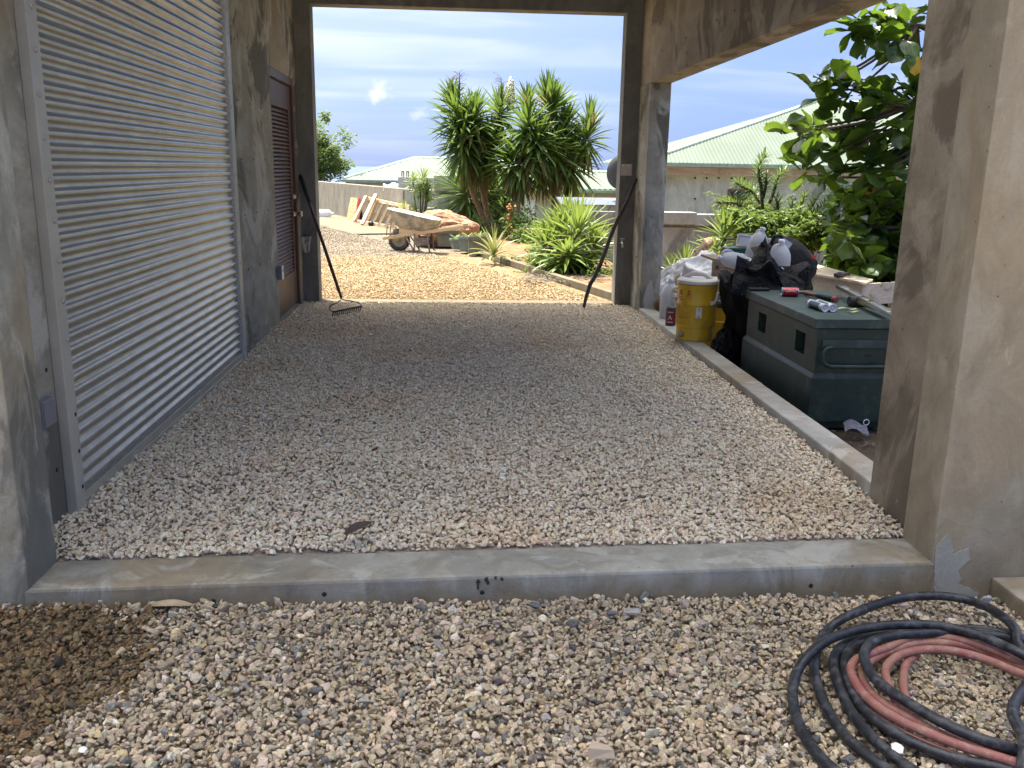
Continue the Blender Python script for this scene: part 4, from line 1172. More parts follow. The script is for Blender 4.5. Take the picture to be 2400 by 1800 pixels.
yucca('yucca_tree', 'dark slender yucca in the middle of the clump', b1,
      [([b1, pt(1207, 525, 17.9), pt(1213, 480, 18.2), pt(1224, 420, 18.3), pt(1236, 300, 18.4)], .07, .05)],
      [(1237, 290, 18.3, .62, 90, -85, .05), (1222, 366, 18.3, .66, 110, -88, 0), (1238, 238, 18.5, .42, 26, 30, 0), (1262, 325, 18.2, .58, 80, -80, .2), (1196, 375, 18.3, .55, 70, -88, -.1)], 18, G)
b2 = gz(1296, 560, .02)
yucca('yucca_tree', 'tallest shaded yucca at the right of the clump with upright spires', b2,
      [([b2, pt(1300, 500, 18.6), pt(1304, 430, 18.7), pt(1300, 330, 18.8), pt(1295, 250, 18.9)], .12, .07),
       ([pt(1304, 430, 18.7), pt(1345, 360, 18.8), pt(1376, 320, 18.8)], .07, .05)],
      [(1295, 252, 18.9, .66, 110, -86, -.02), (1284, 224, 18.9, .55, 30, 35, -.05), (1377, 318, 18.8, .56, 60, -80, .1), (1385, 280, 18.8, .52, 22, 40, .1), (1298, 345, 18.7, .68, 120, -88, 0), (1340, 370, 18.9, .70, 110, -88, .1), (1325, 295, 19.0, .6, 80, -70, .2), (1265, 370, 19.1, .62, 80, -88, -.1)], 18.8, G)
b3 = gz(1098, 541, .02)
yucca('yucca_tree', 'low drooping yucca behind the twin trunks, leaves fanning to the boulder', b3,
      [([b3, pt(1097, 500, 20.2), pt(1097, 440, 20.3)], .07, .05)],
      [(1092, 440, 20.3, .85, 120, -80, -.1), (1152, 445, 20.4, .78, 90, -80, .2), (1185, 480, 20.2, .6, 60, -60, .2)], 18.6, G, W=.07)
# flower spike and dry stalks on the crowns
b = MB(); base = gy(1190, 262, 19.2)
for k in range(150):
    f = k/150; a = k*2.4; r_ = .11*math.sin(math.pi*min(1, .15+f*.85))**.7
    c = base+Vector((.05+r_*math.cos(a)*random.uniform(.5, 1), r_*math.sin(a), .05+f*.62)); s = .028
    q_ = Euler((random.random()*6, random.random()*6, 0)).to_matrix().to_4x4()
    b.lathe([(.002, -s), (s*.8, -s*.1), (s*.55, s*.8)], 6, M=T(*c) @ q_, cap=False)
b.tube([base, base+Vector((.05, 0, .7))], .012, 5)
tag(shift(b, base).build('flower_spike', M['flower'], None, loc=base), 'cream yucca flower spike rising from the middle crowns', 'flower')
for i, (u, v, hgt, lab) in enumerate([(1058, 232, .42, 'first dry flower stalk from the left, above the sunlit crown'), (1076, 228, .46, 'second dry flower stalk from the left, above the sunlit crown'), (1174, 248, .55, 'dry flower stalk just left of the cream flower spike'), (1302, 240, .42, 'dry flower stalk beside the tallest spire')]):
    b = MB(); base = gy(u, v, 19.0); b.tube([base, base+Vector((.01, 0, hgt))], [.03, .008], 6)
    for k in range(34):
        z = random.uniform(.05, hgt); a = random.uniform(0, 6.28); l_ = random.uniform(.08, .22)
        p0 = base+Vector((0, 0, z)); d = Vector((math.cos(a), math.sin(a), random.uniform(.1, .8)))*l_
        b.tube([p0, p0+d*.6, p0+d+Vector((0, 0, -.03))], .004, 3, cap=False)
    tag(shift(b, base).build('dry_stalk', M['dead'], None, loc=base), lab, 'dry stalk', 'dry stalks above the yuccas')

# dense young yucca bush by the right pillar
b4 = gz(1335, 642, .02)
R = thing('yucca_bush', 'dense bright green yucca bush near the right pillar', 'yucca bush', tuple(b4)); r0 = Vector(b4)
def hd(u, v, y, L_, nn, lo, ux, hi=86, old=.15, mi=2):
    b = MB(); rosette(b, gy(u, v, y)-r0, L_, .052, nn, lo, hi, (ux, -.1, 1), mi, 1, old, .45); b.build('leaf_crown', YM, R)
hd(1354, 540, 12.3, .66, 90, -75, .05); hd(1310, 550, 12.6, .55, 90, -70, -.1); hd(1278, 575, 12.5, .50, 80, -70, -.3); hd(1390, 575, 12.5, .5, 80, -75, .35)
hd(1330, 590, 12.0, .48, 80, -85, 0, 60); hd(1365, 610, 12.1, .5, 90, -88, .1, 30, .3, 0); hd(1300, 612, 12.1, .42, 70, -88, -.2, 30, .35, 0); hd(1385, 625, 12.4, .45, 70, -88, .3, 20, .35, 0); hd(1330, 515, 12.8, .5, 60, -20, 0)
for (u, v) in ((1354, 545), (1310, 555), (1280, 580), (1388, 580)):
    b = MB(); a_ = gy(u, v, 12.4)-r0; b.tube(spline([Vector((random.uniform(-.1, .1), .1, -.05)), a_*.5+Vector((0, .06, 0)), a_], 4), .045, 8); b.build('stem', M['bark'], R)
# pineapple plant
b5 = gz(1157, 613, .02)
R = thing('pineapple_plant', 'yellowish pineapple plant arching over the yard kerb', 'pineapple plant', tuple(b5))
for k in range(26):
    f = k/26; el = rad(84-80*f+random.uniform(-6, 6)); az = k*2.39996+.5
    b = MB(); blade(b, (0, 0, .06+.05*(1-f)), (math.cos(az)*math.cos(el), math.sin(az)*math.cos(el), math.sin(el)), random.uniform(.42, .6), .05, .25+.9*f, 7, 0, .3)
    b.build('leaf', M['pine'], R)
# dracaena at the parapet corner
b6 = gz(986, 542, .0)
R = thing('dracaena', 'slender dracaena with spiky heads at the parapet corner', 'dracaena', tuple(b6)); r0 = Vector(b6)
YD = b6.y
for (u, v, s) in [(993, 423, 1), (968, 428, .8), (1000, 440, .8), (1003, 450, .7), (985, 450, .7), (948, 492, .7), (972, 496, .6), (1030, 505, .6)]:
    c = gy(u, v, YD)-r0
    b = MB(); b.tube(spline([Vector((random.uniform(-.06, .06), 0, 0)), Vector((c.x*.7, 0, c.z*.55)), c], 5), .016, 6); b.build('stem', M['bark_dark'], R)
    b = MB(); rosette(b, c+Vector((0, 0, .03)), .36*s, .028, 46, -50, 85, (random.uniform(-.3, .3), -.1, 1), 0, None, 0, .6); b.build('leaf_crown', M['yucca_lit'], R)

def leafcloud(b, c, rx, ry, rz, n, s, mi=0, lobes=9, seed=0, nor=None):
    r = random.Random(seed)
    cs = [(Vector((r.gauss(0, .45)*rx, r.gauss(0, .45)*ry, r.gauss(0, .45)*rz)), r.uniform(.3, .6)) for _ in range(lobes)]
    for k in range(n):
        o, q = r.choice(cs)
        d = Vector((r.gauss(0, 1), r.gauss(0, 1), r.gauss(0, 1))).normalized()*(r.random()**.45)
        p = Vector(c)+o+Vector((d.x*rx*q, d.y*ry*q, d.z*rz*q))
        q_ = Euler((r.uniform(-.9, .9), r.uniform(-.9, .9), r.uniform(0, 6.28))).to_matrix()
        l_ = s*r.uniform(.6, 1.3); w = l_*.42
        v = [q_ @ Vector(x)+p for x in ((0, 0, 0), (w*.5, l_*.45, -.06*l_), (0, l_, -.1*l_), (-w*.5, l_*.45, -.06*l_), (0, l_*.45, .04*l_))]
        b.add(v, [(0, 1, 4), (1, 2, 4), (2, 3, 4), (3, 0, 4)], mi)
# far tree left, behind the parapet
q = gy(748, 345, 33)
R = thing('broadleaf_tree', 'leafy light green tree behind the parapet beside the left pillar', 'tree', (q.x, 33, -4.5))
b = MB(); b.tube([(0, 0, 0), (.1, 0, 2.5), (-.2, .1, 4.2), (-.1, 0, 6.0)], [.22, .17, .13, .05], 9); tr_ = b.build('trunk', M['bark_dark'], R)
b = MB()
for (du, dv, rx, rz, n, sd) in [(-30, 5, 1.0, .9, 2600, 1), (20, -10, .8, .8, 1800, 2), (45, 40, .75, .6, 1500, 3), (0, 50, .9, .6, 1500, 4), (-40, -45, .8, .7, 1500, 5), (-90, 10, 1.2, 1.4, 2600, 6), (70, 42, .4, .3, 400, 7)]:
    c = gy(740+du*.85, 345+dv*.9, 33); leafcloud(b, (c.x-q.x, random.uniform(-.6, .6), c.z+4.5), rx, rx, rz, n, .15, 0, 9, sd)
o = b.build('crown', M['tree_leaf'], R); o['kind'] = 'stuff'
# plant poking over the parapet
q = gy(905, 433, 23.5); R = thing('fern_bush', 'small green fern bush just over the parapet top', 'bush', (q.x, q.y, q.z-.6))
b = MB()
for k in range(70):
    az = random.uniform(0, 6.28); blade(b, (0, 0, .4), (math.cos(az)*.8, math.sin(az)*.8, .9), random.uniform(.25, .5), .035, 1.5, 5)
b.build('fronds', M['shrub'], R); b = MB(); b.tube([(0, 0, -.3), (0, 0, .42)], .03, 6); b.build('stem', M['bark_dark'], R)
# low growth in the garden bed
def lowbush(name, label, cat, spots, mat, s, group=None, kind=None, lobes=7):
    b = MB(); base = None
    for i, (u, v, y, rx, rz, n) in enumerate(spots):
        c = gy(u, v, y); base = base or c.copy(); leafcloud(b, c, rx, rx, rz, n, s, 0, lobes, i+len(name)+u)
    base = Vector((base.x, base.y, 0)); o = shift(b, base).build(name, mat, None, loc=base)
    return tag(o, label, cat, group, kind)
lowbush('flower_bush', 'leafy green bush with orange flowers behind the yucca trunks', 'bush', [(1215, 520, 17.6, .5, .35, 900), (1255, 540, 17, .5, .4, 900), (1180, 530, 18.6, .4, .4, 700), (1120, 545, 18.4, .5, .3, 600), (1265, 580, 15, .4, .25, 500)], M['shrub'], .09)
b = MB(); c0 = gy(1196, 482, 17.4)
for k in range(22):
    p_ = gy(random.choice([1190, 1196, 1200, 1194, 1412, 1418]), random.uniform(475, 545), 17.0)+Vector((random.gauss(0, .05), random.gauss(0, .05), random.gauss(0, .04)))
    q_ = Euler((random.random()*6, random.random()*6, 0)).to_matrix().to_4x4(); b.lathe([(.002, 0), (.018, .012), (.028, .03)], 6, M=T(*(p_-c0)) @ q_, cap=False)
tag(b.build('flowers', M['orange'], None, loc=c0), 'scattered orange flowers among the yucca stems', kind='stuff')
lowbush('ground_cover', 'low pale green weeds at the foot of the yucca bush', None, [(1260, 625, 12.8, .25, .12, 500), (1280, 600, 13.2, .35, .2, 600), (1245, 640, 12.6, .2, .06, 260), (1415, 640, 11.8, .3, .18, 500), (1400, 600, 12.6, .25, .3, 400), (1215, 610, 13.8, .35, .1, 300)], M['shrub'], .06, None, 'stuff')
b = MB()
for k in range(240):
    u = random.uniform(1225, 1420); q = gz(u, 652+random.uniform(-14, 10), .03); a = random.uniform(0, 6.28)
    blade(b, q, (math.cos(a), math.sin(a), .12), random.uniform(.06, .2), .02, .3, 3)
tag(b.build('leaf_litter', M['dead'], None), 'dry brown leaf litter under the yucca bush', kind='stuff')
# ------------------------------------------------------------------ right garden plants
# young yucca behind the log
q = gy(1697, 545, 10.4); R = thing('young_yucca', 'light green young yucca beside the leaning log', 'yucca', (q.x, q.y, -.15)); r0 = Vector(R.location)
b = MB(); rosette(b, q-r0, .40, .040, 64, -60, 88, (0, -.1, 1), 0, None, 0, .5); b.build('leaf_crown', M['yucca_lit'], R)
b = MB(); rosette(b, gy(1672, 585, 10.3)-r0, .36, .035, 44, -70, 60, (-.3, -.1, 1), 0, None, 0, .5); b.build('leaf_crown', M['yucca_lit'], R)
b = MB(); rosette(b, gy(1765, 560, 10.8)-r0, .34, .04, 40, -30, 80, (.2, -.1, 1), 0, None, 0, .5); b.build('leaf_crown', M['yucca_lit'], R)
b = MB(); b.tube([(0, 0, -.1), (0, 0, q.z+.12)], .035, 8); b.build('stem', M['bark'], R)
q = gz(1606, 600, -.1); q = gy(1606, 615, 11.5); R = thing('grass_tuft', 'upright grassy tuft in front of the boundary wall', 'plant', (q.x, q.y, q.z-.25))
b = MB(); rosette(b, (0, 0, .25), .32, .024, 26, 25, 88, (0, 0, 1), 0, None, 0, .3); rosette(b, (-.18, 0, .2), .25, .02, 16, 25, 88, (-.2, 0, 1), 0, None, 0, .3); b.build('blades', M['yucca_lit'], R)
# spiky-stemmed shrub
q = gy(1780, 520, 12.2); R = thing('spiky_shrub', 'shrub with upright arms thickly set with short dark green leaves', 'shrub', (q.x, q.y, -.2)); r0 = Vector(R.location)
cz = lambda a, c, y=11.2: gy(1560+a/3.95, 300+c/3.95, y)
arms = [[(900, 800), (885, 560), (862, 440), (872, 330), (930, 255)], [(960, 700), (1010, 560), (1040, 450), (1105, 390)], [(880, 700), (800, 590), (720, 550), (640, 500)], [(900, 650), (930, 520), (925, 450)],
        [(1150, 960), (1320, 850), (1450, 760), (1560, 640), (1650, 500)], [(1250, 900), (1330, 760), (1400, 650), (1460, 560)], [(1200, 900), (1250, 720), (1300, 620)], [(1100, 900), (1160, 740), (1180, 700)], [(800, 800), (650, 700), (470, 690)], [(1000, 860), (1040, 740), (1020, 650)]]
for i, arm in enumerate(arms):
    P = spline([cz(a, c, 11.0+.12*(i % 3)-.1)-r0 for a, c in arm], 8)
    b = MB(); b.tube(P, [.022-.010*k/len(P) for k in range(len(P))], 6)
    b2 = MB(); n = 0
    for k in range(len(P)-1):
        seg = P[k+1]-P[k]; ax = seg.normalized(); cnt = max(2, int(seg.length/.0042))
        for j in range(cnt):
            n += 1; a = n*2.39996; o = ax.orthogonal().normalized(); d = Quaternion(ax, a) @ o
            tip = (k+j/cnt)/len(P); dv = (d*(1.0-.65*max(0, tip-.8)/.2)+ax*(.15+.7*tip)).normalized()
            if (tip < .25 and random.random() < .5): continue
            blade(b2, P[k]+seg*(j/cnt)+d*.01, dv, random.uniform(.11, .16)*(1.05-.3*max(0, tip-.8)/.2), .024, .3, 2, 0, .15)
    b.build('stem', M['bark_dark'], R); b2.build('leaf_sleeve', [M['shrub_dark']] if i not in (6, 8) else [M['shrub']], R)
# feathery shrub
q = cz(870, 690, 11.7); R = thing('feathery_shrub', 'feathery yellow green shrub in front of the spiky arms', 'shrub', (q.x, q.y, -.2)); r0 = Vector(R.location)
b = MB(); b2 = MB()
for i in range(46):
    a0 = cz(random.gauss(880, 90), random.gauss(920, 40), 11.7+random.uniform(-.3, .3)); a1 = cz(random.gauss(860, 140), random.uniform(600, 880), 11.7+random.uniform(-.4, .3))
    P = spline([a0-r0, (a0*.4+a1*.6)-r0+Vector((0, 0, .06)), a1-r0], 5); b2.tube(P, .004, 4)
    for p_ in P[3:]:
        for k in range(9):
            a = random.uniform(0, 6.28); d = Vector((math.cos(a), math.sin(a), random.uniform(-.1, .5))); blade(b, p_, d, random.uniform(.07, .15), .014, .7, 3, 0, .1)
o = b.build('foliage', M['feather'], R); o['kind'] = 'stuff'; b2.build('stems', M['bark_dark'], R)
lowbush('vine_bush', 'bright leafy vine mound behind the trash bag', 'bush', [(1560+a/3.95, 300+c/3.95, 10.6, rx, rz, n) for a, c, rx, rz, n in [(880, 900, .35, .18, 700), (1050, 930, .35, .18, 700), (1200, 900, .3, .2, 600), (1300, 930, .35, .16, 600), (760, 930, .3, .15, 500), (1000, 1010, .4, .15, 500), (1380, 1030, .3, .2, 500), (1290, 1060, .3, .15, 300), (640, 900, .25, .2, 400)]], M['shrub'], .09)
lowbush('weed_patch', 'bright green weeds growing under the leaning log', None, [(1655, 660, 9.8, .3, .3, 700), (1630, 690, 9.6, .3, .2, 400), (1690, 640, 10, .25, .25, 400)], M['shrub'], .055, None, 'stuff')
lowbush('weed_patch', 'sunlit weeds below the almond tree beyond the plywood table', None, [(2075, 700, 9.5, .4, .25, 700), (2090, 660, 9.8, .4, .2, 500), (2010, 690, 9.8, .5, .2, 500)], M['shrub'], .07, None, 'stuff')
# logs leaning among the plants
for (p0, p1, r_, lab) in [((cz(215, 1290, 9.2)), (cz(405, 1050, 9.5)), .05, 'thick brown log leaning beside the white sheet bundle'), ((cz(300, 1345, 9.0)), (cz(440, 1200, 9.2)), .028, 'thinner log leaning under the thick one')]:
    d = (p1-p0); a = p0-d*1.4
    b = MB(); P = [a+(p1-a)*t_ for t_ in np.linspace(0, 1, 12)]
    b.tube(P, [r_*(1+.08*math.sin(k*1.9)) for k in range(12)], 12, wob=.12)
    tag(shift(b, a).build('log', M['log'], None, loc=a), lab, 'log', 'leaning logs')

# almond tree with big leaves
tb = Vector((5.9, 8.6, -.2))
AT = thing('almond_tree', 'tropical almond tree with big glossy leaves overhanging from the right', 'tree', tuple(tb))
NU, NV = 5, 7
def leaf_mesh(seed):
    r = random.Random(seed); b = MB(); curl = r.uniform(.1, .5); fold = r.uniform(.05, .22); side = r.uniform(-.12, .12)
    prof = [.08, .30, .58, .85, 1.0, .92, .55]
    def fn(a, c):
        i = round(c*(NV-1)); w = prof[i]*.5*.64*(1 if i < NV-1 else .5); x = (a-.5)*2*w; y = c
        if i == NV-1: y -= abs(a-.5)*.10
        z = -curl*c*c*.55+abs(a-.5)*2*fold*prof[i]*.5+.03*math.sin(a*7+c*9+seed)
        return (x+side*c*c, y, z)
    b.grid(NU, NV, fn)
    return b
ALM = []
for k in range(6):
    me = leaf_mesh(k).mesh('leaf'); me.materials.append(M['almond']); ALM.append(me)
me_y = leaf_mesh(11).mesh('leaf'); me_y.materials.append(M['almond_yellow'])
ends = []
for (u, v) in [(2030, 25), (2065, 55), (2000, 58), (2080, 15), (2060, 95), (2100, 60), (2012, 78), (2108, 105)]: ends.append((u, v, 8.6+random.uniform(-.3, .5), 1.0))
for (u, v) in [(1905, 208), (1945, 200), (1985, 208), (2020, 202), (2055, 218), (2090, 210), (2120, 220), (1935, 236), (2075, 238), (2000, 240), (2145, 225)]: ends.append((u, v, 8.8+random.uniform(-.4, .5), 1.0))
for (u, v) in [(1838, 305), (1875, 318), (1912, 305), (1955, 298), (1990, 318), (2030, 305), (2070, 310), (2110, 300), (2135, 318), (1965, 350), (2010, 345), (2060, 360), (2105, 345), (1890, 398), (1975, 400), (1930, 415), (2030, 395), (2080, 395), (2120, 380)]: ends.append((u, v, 8.9+random.uniform(-.5, .5), 1.0))
for k in range(46):
    f = random.random(); ends.append((random.uniform(2010-f*60, 2150), 440+f*210, 9.0+random.uniform(-.6, .8), .95))
for (u, v) in [(2160, 120), (2190, 260), (2230, 350), (2210, 60), (2250, 180), (2260, 500)]: ends.append((u, v, 9.2, 1))
leaves = []; tips = []
for (u, v, y, s) in ends:
    c = gy(u, v, y); tips.append(c); nl = random.randint(7, 9)
    for k in range(nl):
        az = k*2.39996+random.uniform(-.4, .4); el = rad(random.choice([50, 25, 5, -15, -45])+random.uniform(-14, 14))
        ln_ = random.uniform(.20, .31)*s
        leaves.append((c+Vector((random.gauss(0, .03), random.gauss(0, .03), random.gauss(0, .03))), az, el, random.uniform(-.7, .7), ln_))
def leaf_mat(c, az, el, roll, L):
    return Matrix.Translation(c) @ Matrix.Rotation(az-math.pi/2, 4, 'Z') @ Matrix.Rotation(el, 4, 'X') @ Matrix.Rotation(roll, 4, 'Y') @ Matrix.Scale(L, 4)
# specific hanging single leaves against the sky
for (u, v, y, az, el, L) in [(2062, 82, 8.4, -1.2, -1.25, .26), (2120, 128, 8.3, 3.0, -.25, .32), (2150, 130, 8.5, -1.6, -1.3, .3), (2050, 78, 8.4, 3.1, -.1, .22)]:
    leaves.insert(0, (gy(u, v, y), az, el, .3, L))
nI = 300; order = list(range(len(leaves))); random.shuffle(order)
front = sorted(order, key=lambda i: (leaves[i][0]-CAM).length-leaves[i][4]*6)[:nI]; fset = set(front)
ysel = set(random.sample(front[:120], 3))
for i in front:
    c, az, el, ro_, L = leaves[i]
    o = inst('leaf', me_y if i in ysel else ALM[i % 6], AT)
    o.matrix_local = leaf_mat(c-tb, az, el, ro_, L*(.6 if i in ysel else 1))
b = MB()
for i, (c, az, el, ro_, L) in enumerate(leaves):
    if i in fset: continue
    lm = leaf_mesh(i % 6); b.add(lm.v, lm.f, 0, leaf_mat(c-tb, az, el, ro_, L), True)
# inner shaded mass of the crown
for k in range(1500):
    u, v = random.uniform(1960, 2240), random.uniform(430, 690)
    if v > 640 and u < 2020: continue
    c = gy(u, v, random.uniform(9.4, 11.0)); lm = leaf_mesh(k % 6)
    b.add(lm.v, lm.f, 0, leaf_mat(c-tb, random.uniform(0, 6.28), random.uniform(-.9, .5), random.uniform(-.7, .7), random.uniform(.18, .28)), True)
for k in range(500):
    u, v = random.uniform(2150, 2500), random.uniform(-200, 420)
    c = gy(u, v, random.uniform(8.6, 11.0)); lm = leaf_mesh(k % 6)
    b.add(lm.v, lm.f, 0, leaf_mat(c-tb, random.uniform(0, 6.28), random.uniform(-.9, .5), random.uniform(-.7, .7), random.uniform(.18, .28)), True)
for k in range(2600):  # unseen leaves added above the view to shade the lower crown
    u, v = random.uniform(1760, 2560), random.uniform(-560, -45)
    c = gy(u, v, random.uniform(9.4, 12.8)); lm = leaf_mesh(k % 6)
    b.add(lm.v, lm.f, 0, leaf_mat(c-tb, random.uniform(0, 6.28), random.uniform(-.7, .5), random.uniform(-.7, .7), random.uniform(.2, .32)), True)
o = b.build('foliage', M['almond'], AT); o['kind'] = 'stuff'
b = MB(); b.tube([(0, 0, 0), (-.05, .02, 1.5), (.1, 0, 3.0), (.2, .1, 5)], [.15, .12, .10, .05], 10); b.build('trunk', M['bark_dark'], AT)
tp = [t_-tb for t_ in tips]
hubs = [gy(2150, 60, 9)-tb, gy(2170, 235, 9.1)-tb, gy(2180, 320, 9.2)-tb, gy(2170, 390, 9.3)-tb, gy(2160, 520, 9.4)-tb, gy(2150, 620, 9.4)-tb]
for h in hubs:
    b = MB(); st = Vector((0, 0, max(.4, h.z-.5)))
    b.tube(spline([st, (st+h)*.5+Vector((0, 0, .1)), h], 6), [.05-.03*k/12 for k in range(13)], 7)
    mine = [t_ for t_ in tp if min(hubs, key=lambda k: (k-t_).length) is h]
    for t_ in mine: b.tube(spline([h, (h+t_)*.5+Vector((0, 0, -.05)), t_], 4), [.018, .016, .014, .012, .010], 5)
    b.build('branch', M['bark_dark'], AT)

# ------------------------------------------------------------------ things beside the carport
def txt_mesh(s, size, ext=.0008, shear=0.0):
    cu = bpy.data.curves.new('lettering', 'FONT'); cu.body = s; cu.size = size; cu.extrude = ext; cu.align_x = 'CENTER'; cu.align_y = 'CENTER'; cu.shear = shear; cu.resolution_u = 3
    ob = bpy.data.objects.new('lettering', cu); COL.objects.link(ob)
    dg = bpy.context.evaluated_depsgraph_get(); me = bpy.data.meshes.new_from_object(ob.evaluated_get(dg))
    bpy.data.objects.remove(ob); return me
def wrap(me, r, ang0, z0, along_z=False):
    for v in me.vertices:
        x, y, z = v.co
        if along_z: a = ang0-y/r; zz = z0+x
        else: a = ang0+x/r; zz = z0+y
        rr = r+z; v.co = (math.cos(a)*rr, math.sin(a)*rr, zz)
    me.update(); return me

# green steel job box
JX, JY, JZ, JH, JL, JW = 2.205, 5.2, -.155, .545, 1.30, .62
JB = thing('tool_chest', 'large scuffed dark green steel tool chest beside the kerb', 'tool chest', (JX+JW/2, JY+JL/2, JZ)); j0 = Vector(JB.location)
M['green'] = plain('dark_green_paint', (.010, .027, .019), .5, 0, .3, 5, (.06, .062, .045), 9, .60, .08, .5)
M['green_top'] = plain('worn_green_lid', (.024, .051, .044), .5, 0, .25, 4, (.09, .12, .115), 5, .6, .1)
ht = JH-JZ; zt = ht-.065; zm = .36
def jbx(b, x0, x1, y0, y1, z0, z1): b.box(x0-JW/2, x1-JW/2, y0-JL/2, y1-JL/2, z0, z1)
b = MB()
# shell with two recessed grips in the long side
L0 = [(.0, .18), (.34, .90), (1.06, 1.30)]
g = [(.18, .34), (.90, 1.06)]; gz0, gz1 = .44, .575
jbx(b, .02, JW-.02, .0, JL, zm, gz0); jbx(b, .02, JW-.02, 0, JL, gz1, zt)
for a0, a1 in L0: jbx(b, .02, JW-.02, a0, a1, gz0, gz1)
for a0, a1 in g: jbx(b, .09, JW-.09, a0, a1, gz0, gz1)
b.build('upper_body', M['green'], JB)
b = MB(); P8 = lambda x0, x1, y0, y1, z: [(x0-JW/2, y0-JL/2, z), (x1-JW/2, y0-JL/2, z), (x1-JW/2, y1-JL/2, z), (x0-JW/2, y1-JL/2, z)]
b.hexa(P8(0, JW, -.02, JL+.02, .055)+P8(0, JW, -.02, JL+.02, zm-.03)); b.hexa(P8(0, JW, -.02, JL+.02, zm-.0299)+P8(.02, JW-.02, 0, JL, zm-.001))
b.build('lower_body', M['green'], JB, bevel=.004)
b = MB(); jbx(b, .02, .10, .02, JL-.02, 0, .055); jbx(b, JW-.10, JW-.02, .02, JL-.02, 0, .055); jbx(b, .10, JW-.10, .02, .07, .004, .05); b.build('skid', M['green'], JB)
b = MB(); jbx(b, -.004, JW+.006, -.012, JL+.012, zt+.006, ht); lid = b.build('lid', M['green_top'], JB, bevel=.006)
b = MB(); jbx(b, .006, JW-.01, .003, JL-.003, zt, zt+.006); b.build('lid_seam', M['dark'], JB)
b = MB(); yy = -JL/2-.018
hx0, hx1 = .05-JW/2, JW-.05-JW/2
b.box(hx0, hx1, yy+.004, yy+.018, .52, .57)
b.build('handle_plate', M['green_top'], JB, bevel=.004)
b = MB(); b.tube(spline([(hx0+.06, yy, .525), (hx0+.02, yy-.012, .52), (hx0-.012+.012, yy-.022, .49), (hx0+.005, yy-.024, .44), (hx0+.04, yy-.024, .415), (hx0+.10, yy-.024, .41), (hx1-.1, yy-.024, .41), (hx1-.03, yy-.024, .42), (hx1, yy-.022, .47), (hx1-.02, yy-.01, .52), (hx1-.06, yy, .525)], 5), .013, 10)
b.build('handle', M['green'], JB)
b = MB()
for k in range(4): b.beam((.02+k*.012, yy+.017, .462+random.uniform(0, .008)), (.028+k*.012, yy+.017, .476), .004, .003)
b.build('scrawl', M['black_metal'], JB)
b = MB(); b.tube([(-JW/2+.025, -JL/2+.02, zt+.028), (-JW/2-.008, -JL/2+.02, zt+.02)], .006, 6)
lidz = JZ+ht

# soda can, hammer, cartridges, scraps, level, mallet on the lid
def on_lid(u, v, dz=0): return gz(u, v, lidz+dz)
q = on_lid(1851, 684, .033); CN = thing('soda_can', 'red soda can with white script lying on the tool chest', 'can', tuple(q), (0, rad(90), rad(-6)))
canm = plain('red_can', (.42, .02, .025), .28, .3, .08); silv = plain('can_metal', (.6, .6, .6), .3, 1.)
b = MB(); b.lathe([(.033, -.052), (.033, .052)], 28, cap=False); b.build('body', canm, CN)
b = MB(); b.lathe([(.001, -.056), (.022, -.054), (.026, -.061), (.033, -.052)], 28, cap=False); b.lathe([(.033, .052), (.028, .060), (.025, .058), (.001, .057)], 28, cap=False); b.build('ends', silv, CN)
me = wrap(txt_mesh('Coca-Cola', .026, .0004, .35), .0332, rad(232), 0, True); me.materials.append(M['white_plastic']); inst('lettering', me, CN)
b = MB(); b.tube([Vector((math.cos(rad(258)+.1*math.sin(k*.5))*.0334, math.sin(rad(258)+.1*math.sin(k*.5))*.0334, -.04+k*.005)) for k in range(17)], .0014, 4); b.build('ribbon', M['white_plastic'], CN)
a, c = on_lid(1884, 686, .022), on_lid(1961, 703, .018)
HM = thing('hammer_handle', 'worn hammer with black grip lying on the tool chest beside the can', 'hammer', tuple(a)); d = c-a
hmw = wood('hammer_wood', (.12, .055, .035), (.22, .11, .07), .5, 'X'); 
b = MB(); b.tube([d*t_ for t_ in (-.06, .1, .22, .42)], [.012, .016, .014, .012], 10); b.build('shaft', hmw, HM)
b = MB(); b.tube([d*t_ for t_ in (.40, .5, .7, .9)], [.015, .016, .018, .019], 12); b.build('grip', M['rake_grip'], HM)
b = MB(); b.tube([d*t_ for t_ in (.895, .93, 1.0)], [.020, .022, .021], 12); b.build('grip_end', plain('red_rubber', (.30, .055, .05), .6), HM)
b = MB(); pr = Vector((-d.y, d.x, 0)).normalized(); b.tube([d*-.04-pr*.05, d*-.04+pr*.06], .014, 8); b.build('head', M['leg_steel'], HM)
tl = plain('cartridge_white', (.70, .70, .72), .4, 0, .04); teal = plain('label_teal', (.02, .07, .09), .4); pur = plain('label_print', (.33, .28, .36), .5)
